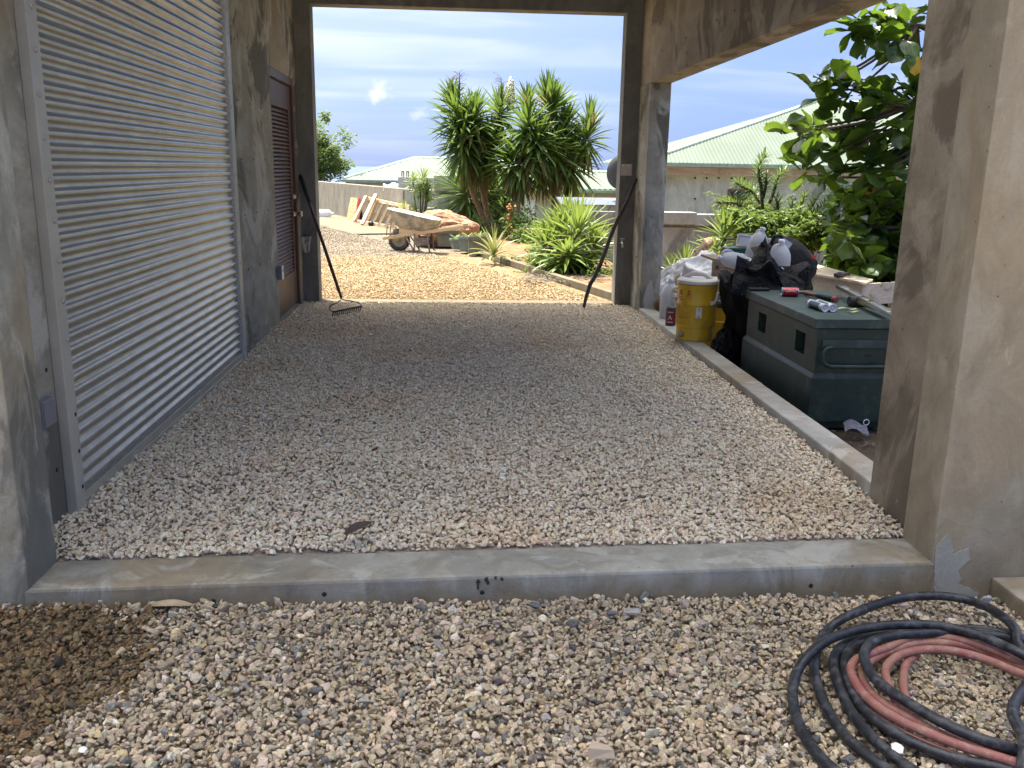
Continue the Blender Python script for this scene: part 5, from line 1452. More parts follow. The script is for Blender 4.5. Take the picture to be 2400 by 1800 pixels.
for (u0, v0, u1, v1, lab) in [(1879, 704, 1935, 722, 'nearer white sealant cartridge with nozzle lying on the tool chest'), (1895, 703, 1953, 722, 'farther white sealant cartridge lying against its twin')]:
    a, c = on_lid(u0, v0, .026), on_lid(u1, v1, .026); d = c-a; a = c-d.normalized()*.215; 
    CT = thing('sealant_cartridge', lab, 'sealant tube', tuple(a), d.to_track_quat('Z', 'Y').to_euler(), 'sealant cartridges on the tool chest')
    b = MB(); b.lathe([(.024, 0), (.025, .004), (.025, .205), (.0265, .206), (.0265, .215), (.022, .215), (.021, .20), (.010, .199), (.010, .204), (.0, .204)], 24, cap=False); b.build('tube', tl, CT)
    b = MB(); b.lathe([(.0253, .03), (.0253, .165)], 24, cap=False); 
    b.f = [f for i, f in enumerate(b.f) if 6 < i % 24 < 20]; b.m = [0]*len(b.f); b.sm = [True]*len(b.f); b.build('label', teal, CT)
    b = MB()
    for k in range(16): b.lathe([(.0256, .04+k*.0075), (.0256, .0435+k*.0075)], 24, cap=False)
    b.f = [f for i, f in enumerate(b.f) if i % 24 in (0, 1, 2, 3, 21, 22, 23) and random.random() < .7]; b.m = [0]*len(b.f); b.sm = [True]*len(b.f); b.build('print', pur, CT)
    if 'nozzle' in lab:
        b = MB(); b.lathe([(.012, 0), (.012, -.01), (.006, -.012), (.0035, -.05)], 12); b.build('nozzle', M['black_metal'], CT)
yel = plain('yellow_paper', (.55, .52, .22), .8)
for (u, v, lab, sc) in [(1985, 725, 'larger torn yellow scrap on the tool chest lid', 1), (2000, 732, 'smaller torn yellow scrap nearest the lid edge', .7)]:
    q = on_lid(u, v, .003); b = MB()
    poly = [(-.06, -.01), (-.03, -.018), (.02, -.012), (.05, -.004), (.062, .008), (.03, .012), (.0, .016), (-.04, .012)]
    b.grid(8, 4, lambda a, c: ((a-.5)*.12*sc, (c-.5)*.035*sc*(1-.5*abs(a-.5)), .006*math.sin(a*7+u)*sc+.006), smooth=True)
    tag(b.build('paper_scrap', yel, None, loc=q), lab, 'scrap', 'yellow scraps on the tool chest')
alu = plain('dull_aluminium', (.42, .42, .41), .38, .9, .1, 5)
A_, B_ = on_lid(1968, 671, .075), on_lid(2105, 745, .04)
LV = thing('spirit_level', 'long aluminium spirit level propped on the mallet on the tool chest', 'spirit level', tuple(A_)); d = (B_-A_); d = d.normalized()*1.05 if d.length < 1.05 else d
sd = d.cross(Vector((0, 0, 1))).normalized(); 
for s in (-1, 1):
    b = MB(); b.beam(sd*s*.026, d+sd*s*.026, .004, .024); b.build('flange', alu, LV)
b = MB()
for f0, f1 in ((0, .12), (.17, .46), (.54, .83), (.88, 1)): b.beam(d*f0, d*f1, .049, .006)
b.build('web', alu, LV)
for f in (.145, .5, .855):
    b = MB(); b.tube([d*f-sd*.02, d*f+sd*.02], .008, 10); b.build('vial', plain('vial_yellow', (.5, .55, .1), .15), LV)
a, c = on_lid(2008, 706, .035), on_lid(2085, 735, .03)
ML = thing('mallet', 'black headed mallet with yellow handle under the spirit level', 'mallet', tuple(a)); d = (c-a).normalized(); sd = Vector((-d.y, d.x, 0))
b = MB(); b.tube([sd*-.055, sd*-.05, sd*.05, sd*.055], [.030, .035, .035, .030], 16); b.build('head', plain('black_rubber', (.035, .03, .028), .7, 0, .3), ML)
b = MB(); b.tube([d*.0, d*.1, d*.3], [.014, .015, .013], 10); b.build('handle', plain('yellow_grip', (.38, .30, .04), .5), ML)
q = on_lid(1778, 678, .012); b = MB(); b.cbox((0, 0, 0), (.15, .055, .022)); o = b.build('black_case', M['black_metal'], None, bevel=.008, loc=q); tag(o, 'flat black case at the rear corner of the tool chest', 'case')

# yellow drink cooler on the kerb
q = gz(1611, 797, .035); CL = thing('drink_cooler', 'grubby yellow drink cooler with white lid standing on the side kerb', 'drink cooler', (2.03, q.y+.06, .035))
CLp = Vector(CL.location)
M['yellow'] = plain('cooler_yellow', (.58, .36, .02), .42, 0, .10, 3, (.30, .20, .05), 6, .60, .05)
cang = math.atan2(CAM.y-CLp.y, CAM.x-CLp.x)      # side that faces the carport mouth
b = MB(); r_ = .163
prof = [(r_*.90, 0), (r_*.94, .008), (r_*.945, .11), (r_*.985, .118), (r_*.99, .20)]
for k in range(9): pass
prof += [(r_*.99, .295), (r_*1.01, .30), (r_*1.01, .31), (r_*.995, .315), (r_*1.0, .44), (r_*1.02, .452), (r_*1.02, .462), (r_*.98, .466), (.001, .466)]
b.lathe(prof, 64, cap=False); 
for k in range(64):
    a = k/64*6.283; b.cbox((r_*.992, 0, .212), (.006, .007, .16), 0, Rz(a))
b.build('body', M['yellow'], CL, sharp=35)
wl_ = plain('offwhite_lid', (.60, .57, .50), .5, 0, .08, 4, (.40, .36, .30), 6, .62)
b = MB(); b.lathe([(r_*1.0, .468), (r_*1.05, .474), (r_*1.05, .497), (r_*.96, .508), (r_*.6, .512), (.001, .512)], 48, cap=False)
P = spline([(-.115, 0, .500), (-.09, 0, .522), (-.04, 0, .545), (.04, 0, .545), (.09, 0, .522), (.115, 0, .500)], 5)
b.tube(P, .019, 10, M=Rz(cang+rad(75))); b.build('lid', wl_, CL, sharp=50)
for s in (-1, 1):
    ah = cang+rad(62) if s > 0 else cang+rad(62)+math.pi
    b = MB(); Mh = Rz(ah) @ T(r_, 0, 0)
    b.tube(spline([(.0, -.058, .325), (.03, -.058, .33), (.045, -.052, .37), (.045, -.035, .405), (.045, .035, .405), (.045, .052, .37), (.03, .058, .33), (.0, .058, .325)], 4), .011, 8, M=Mh)
    b.cbox((.012, 0, .325), (.022, .14, .03), 0, Mh); b.build('side_handle', wl_, CL)
b = MB(); Ml = Rz(cang+rad(8)) @ T(r_*1.0, 0, 0); b.cbox((.004, 0, .245), (.012, .048, .085), 0, Ml); b.lathe([(.006, 0), (.004, .003)], 8, 1, Ml @ T(.011, 0, .275) @ Ry(rad(90))); b.lathe([(.006, 0), (.004, .003)], 8, 1, Ml @ T(.011, 0, .215) @ Ry(rad(90)))
b.build('latch_plate', [wl_, M['dark']], CL, bevel=0)
b = MB(); Ms = Rz(cang-rad(42)) @ T(r_*.93, 0, .055); b.lathe([(.022, 0), (.022, .03), (.016, .034), (.016, .045)], 14, 0, Ms @ Ry(rad(90))); b.tube([(.04, 0, .0), (.046, 0, -.03)], .011, 8, 0, M=Ms); b.tube([(.03, 0, .012), (.034, 0, .03)], .006, 6, 0, M=Ms); b.build('spigot', plain('dirty_spigot', (.33, .27, .17), .5), CL)
redp = plain('red_print', (.42, .05, .03), .5)
me = wrap(txt_mesh('IGLOO', .052, .0006), r_*1.003, cang-rad(44), .225); me.materials.append(redp); inst('lettering', me, CL)
b = MB()
for k in range(14): b.cbox((r_*1.0, 0, .196), (.004, .0065, .006), 0, Rz(cang-rad(56)+k*.042))
b.build('tagline', redp, CL)
b = MB()   # round red emblems and the lines under them
for da in (-24, -52):
    Me = Rz(cang+rad(da)) @ T(r_*1.0, 0, .395)
    for (y, z, s) in [(0, .022, .010), (-.013, .01, .008), (.012, .008, .010), (0, -.004, .012), (-.010, -.012, .006), (.013, -.010, .006)]: b.cbox((.0, y, z), (.006, s*1.3, s*1.2), 0, Me @ Rx(.5*y*100))
    for k in range(4): b.cbox((0, -.022+k*.014, -.030), (.004, .010, .005), 0, Me)
for k in range(10): b.cbox((r_*1.0, 0, .345), (.004, .008, .005), 0, Rz(cang-rad(60)+k*.05))
b.build('emblem', redp, CL)

# jug, tins beside it
q = gz(1562, 746, .035); make_jug('plastic_jug', 'white plastic jug standing at the pillar foot behind the yellow cooler', (q.x+.03, q.y+.02, .035), (0, 0, rad(60)), 1.28)
q = gz(1567, 763, .035); TN = thing('paint_tin', 'small dark tin with maroon label bearing a white A, left of the cooler', 'tin', (q.x+.02, q.y+.02, .035)); 
b = MB(); b.lathe([(.044, 0), (.046, .004), (.046, .165), (.042, .168)], 24); b.build('body', plain('tin_dark', (.03, .026, .028), .45), TN)
b = MB(); b.lathe([(.0465, .02), (.0465, .145)], 24, cap=False); b.build('label', plain('maroon_label', (.17, .02, .03), .5), TN)
ang = math.atan2(CAM.y-q.y, CAM.x-q.x)
me = wrap(txt_mesh('A', .055, .0006), .0470, ang-.15, .075); me.materials.append(M['white_plastic']); inst('lettering', me, TN)
b = MB(); [b.cbox((.0468, 0, .034), (.002, .006, .012), 0, Rz(ang-.6+k*.16)) for k in range(7)]; [b.cbox((.0468, 0, .125), (.002, .007, .010), 0, Rz(ang-.6+k*.17)) for k in range(7)]
b.build('print', M['rag'], TN)
q = gz(1578, 752, .035); b = MB(); b.lathe([(.05, 0), (.05, .23), (.04, .245), (.025, .25), (.025, .28)], 20); o = b.build('spray_bottle', plain('grey_label_tin', (.42, .40, .39), .5, 0, .3, 30), None, sharp=40, loc=Vector((q.x+.03, q.y+.1, .035))); tag(o, 'grey labelled bottle wedged between jug and cooler', 'bottle')
# second yellow keg behind
q = gy(1688, 760, 7.75); KG = thing('yellow_bucket', 'yellow bucket with black lid behind the cooler', 'bucket', (q.x+.02, 7.75, -.15))
b = MB(); b.lathe([(.14, 0), (.15, .02), (.15, .12), (.158, .13), (.158, .26), (.15, .27), (.15, .39)], 32); b.build('body', M['yellow'], KG, sharp=35)
b = MB(); b.lathe([(.16, .39), (.162, .41), (.15, .43), (.13, .44), (.11, .465), (.001, .468)], 32, cap=False); b.build('lid', M['black_metal'], KG, sharp=40)
# white sheet bundle by the pillar
q = gy(1592, 665, 9.0); b = MB()
bm = bmesh.new(); bmesh.ops.create_icosphere(bm, subdivisions=6, radius=1)
for v in bm.verts:
    p_ = v.co.copy(); d = 1+.20*mnoise.noise(p_*1.4+Vector((1, 2, 3)))
    rg = 1-abs(mnoise.noise(Vector((p_.x*2.2, p_.y*2.2, p_.z*1.1))+Vector((3, 0, 0)))); rg2 = 1-abs(mnoise.noise(p_*5.5))
    d += .20*(rg**3-.4)+.06*(rg2**4)
    v.co = Vector((p_.x*.42*d, p_.y*.34*d, max(-.26, p_.z*.36*d)))
me = bpy.data.meshes.new('sheet_bundle'); bm.to_mesh(me); bm.free(); me.polygons.foreach_set('use_smooth', [True]*len(me.polygons)); me.materials.append(plain('white_sheeting', (.80, .80, .80), .6, 0, .08, 3, (.5, .48, .45), 4, .62))
o = bpy.data.objects.new('sheet_bundle', me); COL.objects.link(o); o.location = (2.62, 9.15, .10); o.scale = (1.12, 1, 1.1); tag(o, 'crumpled bundle of white sheeting slumped outside the end pillar', 'sheet bundle')

# black trash bag, big, open at the top
BG = thing('trash_bag', 'big open black trash bag behind the tool chest', 'trash bag', (2.50, 6.92, -.16))
t = NT('black_film'); p = t.obj(); n = t.math('ADD', t.noise(t.map(p, (8, 8, 3)), 3, 6, .65, 1.5), t.math('MULTIPLY', t.math('ABSOLUTE', t.math('SUBTRACT', t.noise(p, 16, 3, .5, 1.2), .5)), 1.6))
t.set(Base_Color=(.003, .0031, .0036), Roughness=.36, Specular_IOR_Level=.14); t.bump(n, .55, .03); M['film'] = t.mat
NAZ, NZ = 120, 56
def bagp(i, j):
    a = 2*math.pi*i/NAZ; s = j/(NZ-1)
    ca, sa = math.cos(a), math.sin(a)
    lip = .80+.06*math.sin(a*2+.6)+.16*math.exp(-((a-4.45)/.20)**2)+.07*math.sin(a*5+1)*.4-.22*math.exp(-((a-5.6)/.6)**2)-.10*math.exp(-((a-3.4)/.35)**2)
    if s < .72:
        k = s/.72; z = lip*k; rr = (.30+.10*k-.06*math.sin(k*3.1)*(.5+.5*ca))
        rr += .035*(1-abs(mnoise.noise(Vector((ca*2.2, sa*2.2, k*1.3)))))**2+.03*mnoise.noise(Vector((ca*4, sa*4, k*4)))+.018*(1-abs(mnoise.noise(Vector((ca*9, sa*9, k*5)))))
        rr -= .05*math.exp(-((k-.55)/.12)**2)
    else:
        k = (s-.72)/.28; z = lip-.26*k**1.2; rr = .40-.27*k+.02*mnoise.noise(Vector((ca*5, sa*5, k*5)))
    x = rr*ca*.86; y = rr*sa*.80
    return (x+.06*s*(s < .72)*0, y, max(0.0, z))
b = MB(); vs = [bagp(i, j) for j in range(NZ) for i in range(NAZ)]
b.add(vs, [(j*NAZ+i, j*NAZ+(i+1) % NAZ, (j+1)*NAZ+(i+1) % NAZ, (j+1)*NAZ+i) for j in range(NZ-1) for i in range(NAZ)], 0, None, True)
b.build('bag', M['film'], BG)
# flaps of the mouth, as the film stands up and folds over
def flap(name, pts_in, amp, seed):
    A0, B0, C0, D0 = [Vector(p)-Vector(BG.location) for p in pts_in]; b = MB()
    def fn(a, c):
        p_ = (A0*(1-a)+B0*a)*(1-c)+(D0*(1-a)+C0*a)*c
        nn = (B0-A0).cross(D0-A0).normalized()
        return p_+nn*(amp*(math.sin(a*6+seed)*.5+mnoise.noise(Vector((a*4, c*3, seed)))+.4*(1-abs(mnoise.noise(Vector((a*9, c*4, seed+3)))))))
    b.grid(26, 20, fn); b.build(name, M['film'], BG)
flap('flap', [gy(1745, 640, 6.75), gy(1818, 645, 6.65), gy(1794, 556, 6.9), gy(1782, 575, 6.95)], .02, 1)
flap('flap', [gy(1786, 640, 6.62), gy(1880, 692, 6.62), gy(1880, 668, 6.75), gy(1793, 590, 6.8)], .03, 2)
flap('flap', [gy(1712, 690, 6.55), gy(1880, 694, 6.56), gy(1860, 660, 6.7), gy(1728, 598, 6.7)], .035, 4)
q = gy(1752, 628, 6.95); b = MB(); bm = bmesh.new(); bmesh.ops.create_icosphere(bm, subdivisions=4, radius=.075)
for v in bm.verts: v.co *= 1+.25*(1-abs(mnoise.noise(v.co*22)))-.1
me = bpy.data.meshes.new('plastic_wrap'); bm.to_mesh(me); bm.free(); me.materials.append(plain('clear_wrap', (.10, .11, .13), .12, 0, .4, 20, spec=.9)); o = bpy.data.objects.new('plastic_wrap', me); COL.objects.link(o); o.location = q; tag(o, 'wad of clear plastic wrap inside the mouth of the trash bag', 'plastic wrap')
q = gy(1792, 652, 6.85); b = MB(); b.lathe([(.02, 0), (.075, .015), (.085, .10), (.06, .15), (.02, .17)], 20, M=Ry(rad(80))); o = b.build('plastic_tub', M['jug'], None, loc=q, sharp=50); tag(o, 'pale tub half buried in the trash bag', 'tub')
q = gy(1786, 610, 7.0); b = MB(); b.add([(-.10, 0, .10), (.0, 0, .12), (.09, .02, -.09), (.05, .02, -.12), (-.10, .012, .10), (.0, .012, .12), (.09, .032, -.09), (.05, .032, -.12)], [(0, 1, 2, 3), (7, 6, 5, 4), (0, 4, 5, 1), (1, 5, 6, 2), (2, 6, 7, 3), (3, 7, 4, 0)]); o = b.build('cardboard_piece', plain('cardboard', (.20, .14, .08), .8), None, loc=q); tag(o, 'brown cardboard piece sticking up in the trash bag', 'cardboard')
# shrunken second bag low down by the kerb
b = MB(); bm = bmesh.new(); bmesh.ops.create_icosphere(bm, subdivisions=5, radius=1)
for v in bm.verts:
    p_ = v.co.copy(); d = 1+.2*(1-abs(mnoise.noise(p_*2.5)))**2+.1*mnoise.noise(p_*5); v.co = Vector((p_.x*.11, p_.y*.14, max(-.16, p_.z*.17)))*d
me = bpy.data.meshes.new('black_bag'); bm.to_mesh(me); bm.free(); me.polygons.foreach_set('use_smooth', [True]*len(me.polygons)); me.materials.append(M['film']); o = bpy.data.objects.new('black_bag', me); COL.objects.link(o); o.location = (2.20, 6.85, .0); tag(o, 'small crumpled black bag squeezed between kerb and big trash bag', 'bag')

# jug with its neck up on the bag, backpack, tubs on the trestle
q = gy(1826, 625, 7.35); make_jug('plastic_jug', 'upright white jug between the trash bag and the backpack', (q.x, 7.35, gy(1828, 655, 7.35).z), (rad(-8), rad(6), rad(200)), 1.16)
t = NT('black_cordura'); p = t.obj(); n = t.noise(p, 60, 3); t.set(Base_Color=(.012, .012, .013), Roughness=.85); t.bump(t.noise(p, 7, 5, .6), .6, .03); M['cordura'] = t.mat
BP = thing('backpack', 'black backpack with small red tag lying beyond the trash bag', 'backpack', tuple(gy(1855, 610, 7.6))); r0 = Vector(BP.location)
bm = bmesh.new(); bmesh.ops.create_icosphere(bm, subdivisions=5, radius=1)
rotm = Matrix.Rotation(rad(38), 3, 'Y')
for v in bm.verts:
    p_ = v.co.copy(); se = lambda x, e: math.copysign(abs(x)**e, x)
    q_ = Vector((se(p_.x, .75)*.245, se(p_.y, .8)*.13, se(p_.z, .75)*.155)); d = 1+.07*mnoise.noise(p_*2.1)+.04*mnoise.noise(p_*5)
    v.co = rotm @ (q_*d)
me = bpy.data.meshes.new('body'); bm.to_mesh(me); bm.free(); me.polygons.foreach_set('use_smooth', [True]*len(me.polygons)); me.materials.append(M['cordura']); inst('body', me, BP)
b = MB(); P = [gy(1895, 640, 7.5)-r0, gy(1897, 655, 7.42)-r0, gy(1892, 668, 7.35)-r0, gy(1880, 672, 7.3)-r0, gy(1850, 668, 7.2)-r0]; 
for p0, p1 in zip(spline(P, 4)[:-1], spline(P, 4)[1:]): b.beam(p0, p1, .035, .008)
b.build('strap', M['cordura'], BP)
b = MB(); b.tube(spline([gy(1808, 572, 7.55)-r0, gy(1815, 556, 7.5)-r0, gy(1828, 553, 7.5)-r0, gy(1838, 562, 7.5)-r0], 4), .016, 8); b.build('grab_loop', M['cordura'], BP)
tagm = plain('red_tag', (.45, .05, .03), .6); q = gy(1907, 602, 7.44)-r0
b = MB(); b.cbox((0, 0, 0), (.034, .006, .030), 0, T(*q) @ Ry(rad(25))); b.build('brand_tag', tagm, BP)
b = MB(); b.beam(gy(1833, 563, 7.44)-r0, gy(1853, 577, 7.42)-r0, .05, .012, up=(0, -1, 0)); b.build('reflective_band', plain('silver_band', (.5, .48, .44), .3, .6), BP)

M['old_wood'] = wood('weathered_timber', (.20, .15, .10), (.36, .28, .20), .8, 'X', 1, (.12, .09, .06))
TR = thing('trestle', 'weathered timber trestle behind the trash bag with an X marked on its end', 'trestle', (gy(1690, 620, 8.1).x, 8.1, -.15)); r0 = Vector(TR.location)
za, zb_ = gy(1690, 612, 8.1).z-r0.z, gy(1690, 640, 8.1).z-r0.z
b = MB(); b.box(-.075, .05, -.02, .04, zb_-.03, za); b.build('end_board', M['old_wood'], TR, bevel=.003)
b = MB(); b.box(.054, .13, -.02, .04, zb_-.035, za-.005); b.build('end_board', M['old_wood'], TR, bevel=.003)
b = MB(); b.beam((.02, .0, zb_-.02), (-.06, -.05, .0), .06, .09, up=(0, 1, 0)); b.build('post', M['old_wood'], TR, bevel=.003)
b = MB(); b.beam((.02, 1.0, zb_-.02), (-.06, 1.05, .0), .06, .09, up=(0, 1, 0)); b.build('post', M['old_wood'], TR, bevel=.003)
b = MB(); b.box(-.07, .7, -.01, .45, za, za+.02); b.build('top_board', M['old_wood'], TR)
zt_ = r0.z+za+.02
b = MB()
for sgn in (-1, 1): b.beam((-.055, -.0225, zb_+.055-.018*sgn), (-.025, -.0225, zb_+.055+.018*sgn), .006, .003, up=(0, 1, 0))
b.build('x_mark', M['dark'], TR)
q = gy(1725, 592, 8.2); b = MB(); b.box(-.14, .10, -.05, .10, 0, .075); b.box(-.145, .105, -.055, .105, .0751, .10)
o = b.build('teal_toolbox', plain('teal_plastic', (.012, .085, .08), .4), None, bevel=.01, loc=Vector((q.x+.03, 8.2, zt_))); tag(o, 'small teal plastic box on the trestle', 'toolbox')
q = gy(1765, 575, 8.3); b = MB(); b.box(-.15, .15, -.09, .09, 0, .085); b.box(-.158, .158, -.098, .098, .0851, .105); b.box(-.158, -.15, -.06, .06, .02, .07)
o = b.build('white_tub', plain('white_tub_plastic', (.62, .62, .66), .35, 0, .04), None, bevel=.008, loc=Vector((q.x, 8.3, q.z-.02))); o.rotation_euler = (rad(-6), rad(8), rad(-12)); tag(o, 'white lidded plastic tub propped on top of the heap', 'tub')
q = gy(1722, 602, 7.7); make_jug('plastic_jug', 'white jug lying on its side in front of the white tub', (q.x+.10, 7.75, q.z-.05), (rad(10), rad(-80), rad(10)), .95)
q = gy(1768, 590, 7.9); make_jug('plastic_jug', 'white jug with raised neck behind the peak of the trash bag', (q.x, 7.95, gy(1768, 616, 7.95).z), (rad(10), rad(-10), rad(100)), 1.12)

# plywood topped table
TB = thing('plywood_table', 'low table with sun bleached plywood top and stained white apron', 'table', (3.62, 8.35, -.15)); r0 = Vector(TB.location)
ply = wood('bleached_plywood', (.58, .47, .33), (.70, .60, .45), .7, 'X', .6); apr = wood('stained_white_board', (.46, .40, .30), (.60, .54, .44), .7, 'X', .8, (.20, .12, .06))
zt2 = .45+.15
TP = [gz(1885, 638, .45), gz(2031, 662, .45), gz(2046, 655, .45), gz(1916, 620, .45)]
b = MB(); tp_ = [Vector((p.x, p.y, p.z))-r0 for p in TP]; b.hexa([p+Vector((0, 0, -.02)) for p in tp_]+tp_); b.build('top', ply, TB)
a_, c_ = tp_[0]+Vector((-.45, .32, 0)), tp_[1]
d = (c_-tp_[0]); dn_ = d.normalized(); inw = Vector((-dn_.y, dn_.x, 0))
b = MB(); b.beam(tp_[0]-dn_*.5+inw*.03+Vector((0, 0, -.12)), c_-dn_*.06+inw*.03+Vector((0, 0, -.12)), .025, .195); b.build('apron', apr, TB)
b = MB(); b.beam(c_-dn_*.08+inw*.04+Vector((0, 0, -.12)), c_-dn_*.10+inw*.55+Vector((0, 0, -.12)), .025, .195); b.build('apron', apr, TB)
for p_ in (tp_[0]+inw*.08-dn_*.3, c_+inw*.08-dn_*.12, c_+inw*.5-dn_*.15, tp_[0]+inw*.5-dn_*.2): b = MB(); b.box(p_.x-.03, p_.x+.03, p_.y-.03, p_.y+.03, 0, p_.z-.03); b.build('leg', apr, TB)
b = MB(); b.hexa([tp_[0]-dn_*.55+Vector((0, 0, -.021)), tp_[0]-dn_*.02+Vector((0, 0, -.021)), tp_[3]-dn_*.02+Vector((0, 0, -.021)), tp_[3]-dn_*.5+Vector((0, 0, -.021)), tp_[0]-dn_*.55+Vector((0, 0, -.004)), tp_[0]-dn_*.02+Vector((0, 0, -.004)), tp_[3]-dn_*.02+Vector((0, 0, -.004)), tp_[3]-dn_*.5+Vector((0, 0, -.004))]); b.build('top_plank', ply, TB)
a, c = gz(1957, 645, .475), gz(1990, 643, .475); b = MB(); d = c-a
b.tube([Vector((0, 0, 0)), d*.3, d*.55, d*.7, d], [.018, .03, .028, .017, .015], 10); tag(b.build('dark_trowel', plain('dark_handle', (.05, .04, .05), .7), None, loc=a), 'dark purple grip lying on the sunlit plywood', 'tool grip')

# clear packaging on the dirt
q = gz(2000, 1010, -.12); PK = thing('clear_packaging', 'torn clear plastic packaging lying on the dirt by the tool chest', 'packaging', (q.x, q.y, -.14))
t = NT('clear_plastic'); t.set(Base_Color=(.6, .62, .75), Roughness=.1, Transmission_Weight=.75, IOR=1.3)
b = MB(); b.grid(10, 8, lambda a, c: ((a-.5)*.15+.03*c, (c-.5)*.10, .03+.02*math.sin(a*5)+.03*c), smooth=False); b.build('shell', t.mat, PK); 
b = MB(); b.tube([Vector((.1+.018*math.cos(k/12*6.283), .05, .06+.018*math.sin(k/12*6.283))) for k in range(13)], .003, 5); b.build('ring', M['white_plastic'], PK)
b = MB(); 
for k in range(500):
    q = Vector((random.uniform(2.1, 3.6), random.uniform(3.6, 5.3), 0)); z = soil_z(q.x, q.y); a = random.uniform(0, 6.28)
    blade(b, (q.x, q.y, z+.01), (math.cos(a), math.sin(a), .1), random.uniform(.02, .07), .014, .3, 3)
tag(b.build('leaf_litter', M['dead'], None), 'dark leaf litter on the dirt beside the tool chest', kind='stuff')

# ------------------------------------------------------------------ things fixed to or leaning on the carport
q = gx(104, 962, XL); b = MB(); b.cbox((0, 0, 0), (.03, .105, .105)); b.cbox((.017, 0, .0), (.008, .098, .098))
o = b.build('junction_box', M['grey_plastic'], None, bevel=.004, loc=(XL+.0155, 3.355, q.z)); tag(o, 'dark grey junction box on the wall behind the left jamb', 'junction box')
q = gx(651, 638, XL); b = MB(); b.cbox((0, 0, 0), (.045, .08, .12), 0); b.cbox((.024, 0, 0), (.006, .082, .122), 1); b.cbox((.0275, 0, .02), (.002, .03, .03), 0)
o = b.build('wall_socket', [M['grey_plastic'], M['white_plastic']], None, bevel=.003, loc=(XL+.023, 8.05, q.z)); tag(o, 'white wall socket beside the louvred door', 'wall socket')
q = gy(1468, 398, YF); SW = thing('switch_plate', 'beige double switch plate on the right end pillar', 'switch plate', (q.x, YF, q.z))
b = MB(); b.cbox((0, -.005, 0), (.115, .009, .118)); b.build('plate', M['plate'], SW, bevel=.003)
for dx in (-.028, .028): b = MB(); b.cbox((dx, -.012, 0), (.034, .006, .068)); b.build('rocker', M['plate'], SW, bevel=.002)
b = MB(); [b.cbox((dx, -.0105, .045), (.02, .003, .014)) for dx in (-.035, .02)]; b.build('label', M['white_plastic'], SW)
for (u, v, lab, rag) in [(722, 560, 'tap with grey rag on the left end pillar', 1), (1456, 568, 'bare metal tap on the right end pillar', 0)]:
    q = gy(u, v, YF); TPp = thing('water_tap', lab, 'tap', (q.x, YF, q.z), group='taps on the end pillars')
    b = MB(); b.tube([(0, 0, .0), (0, -.05, 0)], .011, 8); b.tube(spline([(0, -.045, 0), (0, -.08, -.002), (0, -.10, -.025), (0, -.102, -.05)], 4), .011, 8); b.tube([(0, -.05, 0), (0, -.05, .04)], .008, 8); b.build('spout', M['brass'], TPp)
    b = MB(); b.beam((-.03, -.05, .045), (.03, -.05, .045), .012, .008); b.build('handle', M['black_metal'] if rag else M['brass'], TPp)
    if rag:
        b = MB(); b.grid(14, 14, lambda a, c: ((a-.5)*.12*(1-.5*c)-.01, -.075-.012*math.sin(a*9)-.02*math.sin(c*4), .02-c*.16+.03*abs(a-.5))); o = b.build('rag', M['rag'], None, loc=q); tag(o, 'grey rag hanging over the left tap', 'rag')
# bow rake
h0 = gy(799.5, 697, 8.98); h1 = gy(703.6, 410, YF-.02); 
RK = thing('bow_rake', 'bow rake with dark grip leaning on the left end pillar', 'rake', tuple(h0)); d = h1-h0
b = MB(); b.tube([d*t_ for t_ in (0, .06, .3, .6, .77)], [.010, .016, .017, .016, .015], 12); b.build('handle', M['rake_wood'], RK)
b = MB(); b.tube([d*t_ for t_ in (.77, .775, .98, 1.0)], [.016, .019, .019, .012], 12); b.build('grip', M['rake_grip'], RK)
b = MB(); b.tube([d*t_ for t_ in (.02, -.01)], [.013, .011], 10)
e0, e1 = gz(780.6, 731, .045)-h0, gz(848, 717.5, .045)-h0
lb = gz(773, 725, .06)-h0; ib = [gy(798.5, 703, 8.95)-h0, gy(790, 709, 8.9)-h0, gy(776, 716, 8.85)-h0, gy(772, 725, 8.8)-h0, e0]
b.tube(spline(ib, 5), .006, 6); b.tube(spline([gy(799.5, 699, 8.97)-h0, gy(806, 703, 8.97)-h0, gy(826, 706, 8.97)-h0, gy(842, 711, 8.95)-h0, e1*.97+e0*.03], 5), .006, 6)
b.build('bow', M['black_metal'], RK)
b = MB(); b.beam(e0, e1, .012, .016); b.build('head_bar', M['black_metal'], RK)
for k in range(14):
    p_ = e0+(e1-e0)*(k+.3)/13.6; b = MB(); b.tube([p_, p_+Vector((-.006, -.02, -.02)), p_+Vector((-.012, -.035, -.058))], [.006, .005, .003], 6); b.build('tine', M['black_metal'], RK)
# long bent digging stick
pts = [gz(1368, 722, .0), gy(1373, 700, 9.08), gy(1383, 667, 9.10), gy(1392, 652, 9.11), gy(1408, 617, 9.13), gy(1441, 530, 9.18), gy(1470, 470, 9.24), gy(1491, 419, 9.30)]
r0 = pts[0]; ST = thing('digging_stick', 'long dark tool handle with crooked lower end leaning in the right corner', 'tool handle', tuple(r0))
b = MB(); b.tube([p-r0 for p in spline(pts[:5], 5)], [.012, .014, .016, .016, .017, .018, .019, .020, .020, .021, .022, .022, .021, .021, .021, .022, .022, .022, .022, .022, .022], 10, wob=.08); b.build('lower_shank', plain('dark_iron', (.035, .03, .028), .7, 0, .3, 9, (.09, .07, .055), 8, .6), ST)
b = MB(); b.tube([p-r0 for p in spline(pts[4:], 5)], [.021-.003*k/15 for k in range(16)], 10); b.build('shaft', M['hoe_wood'], ST)

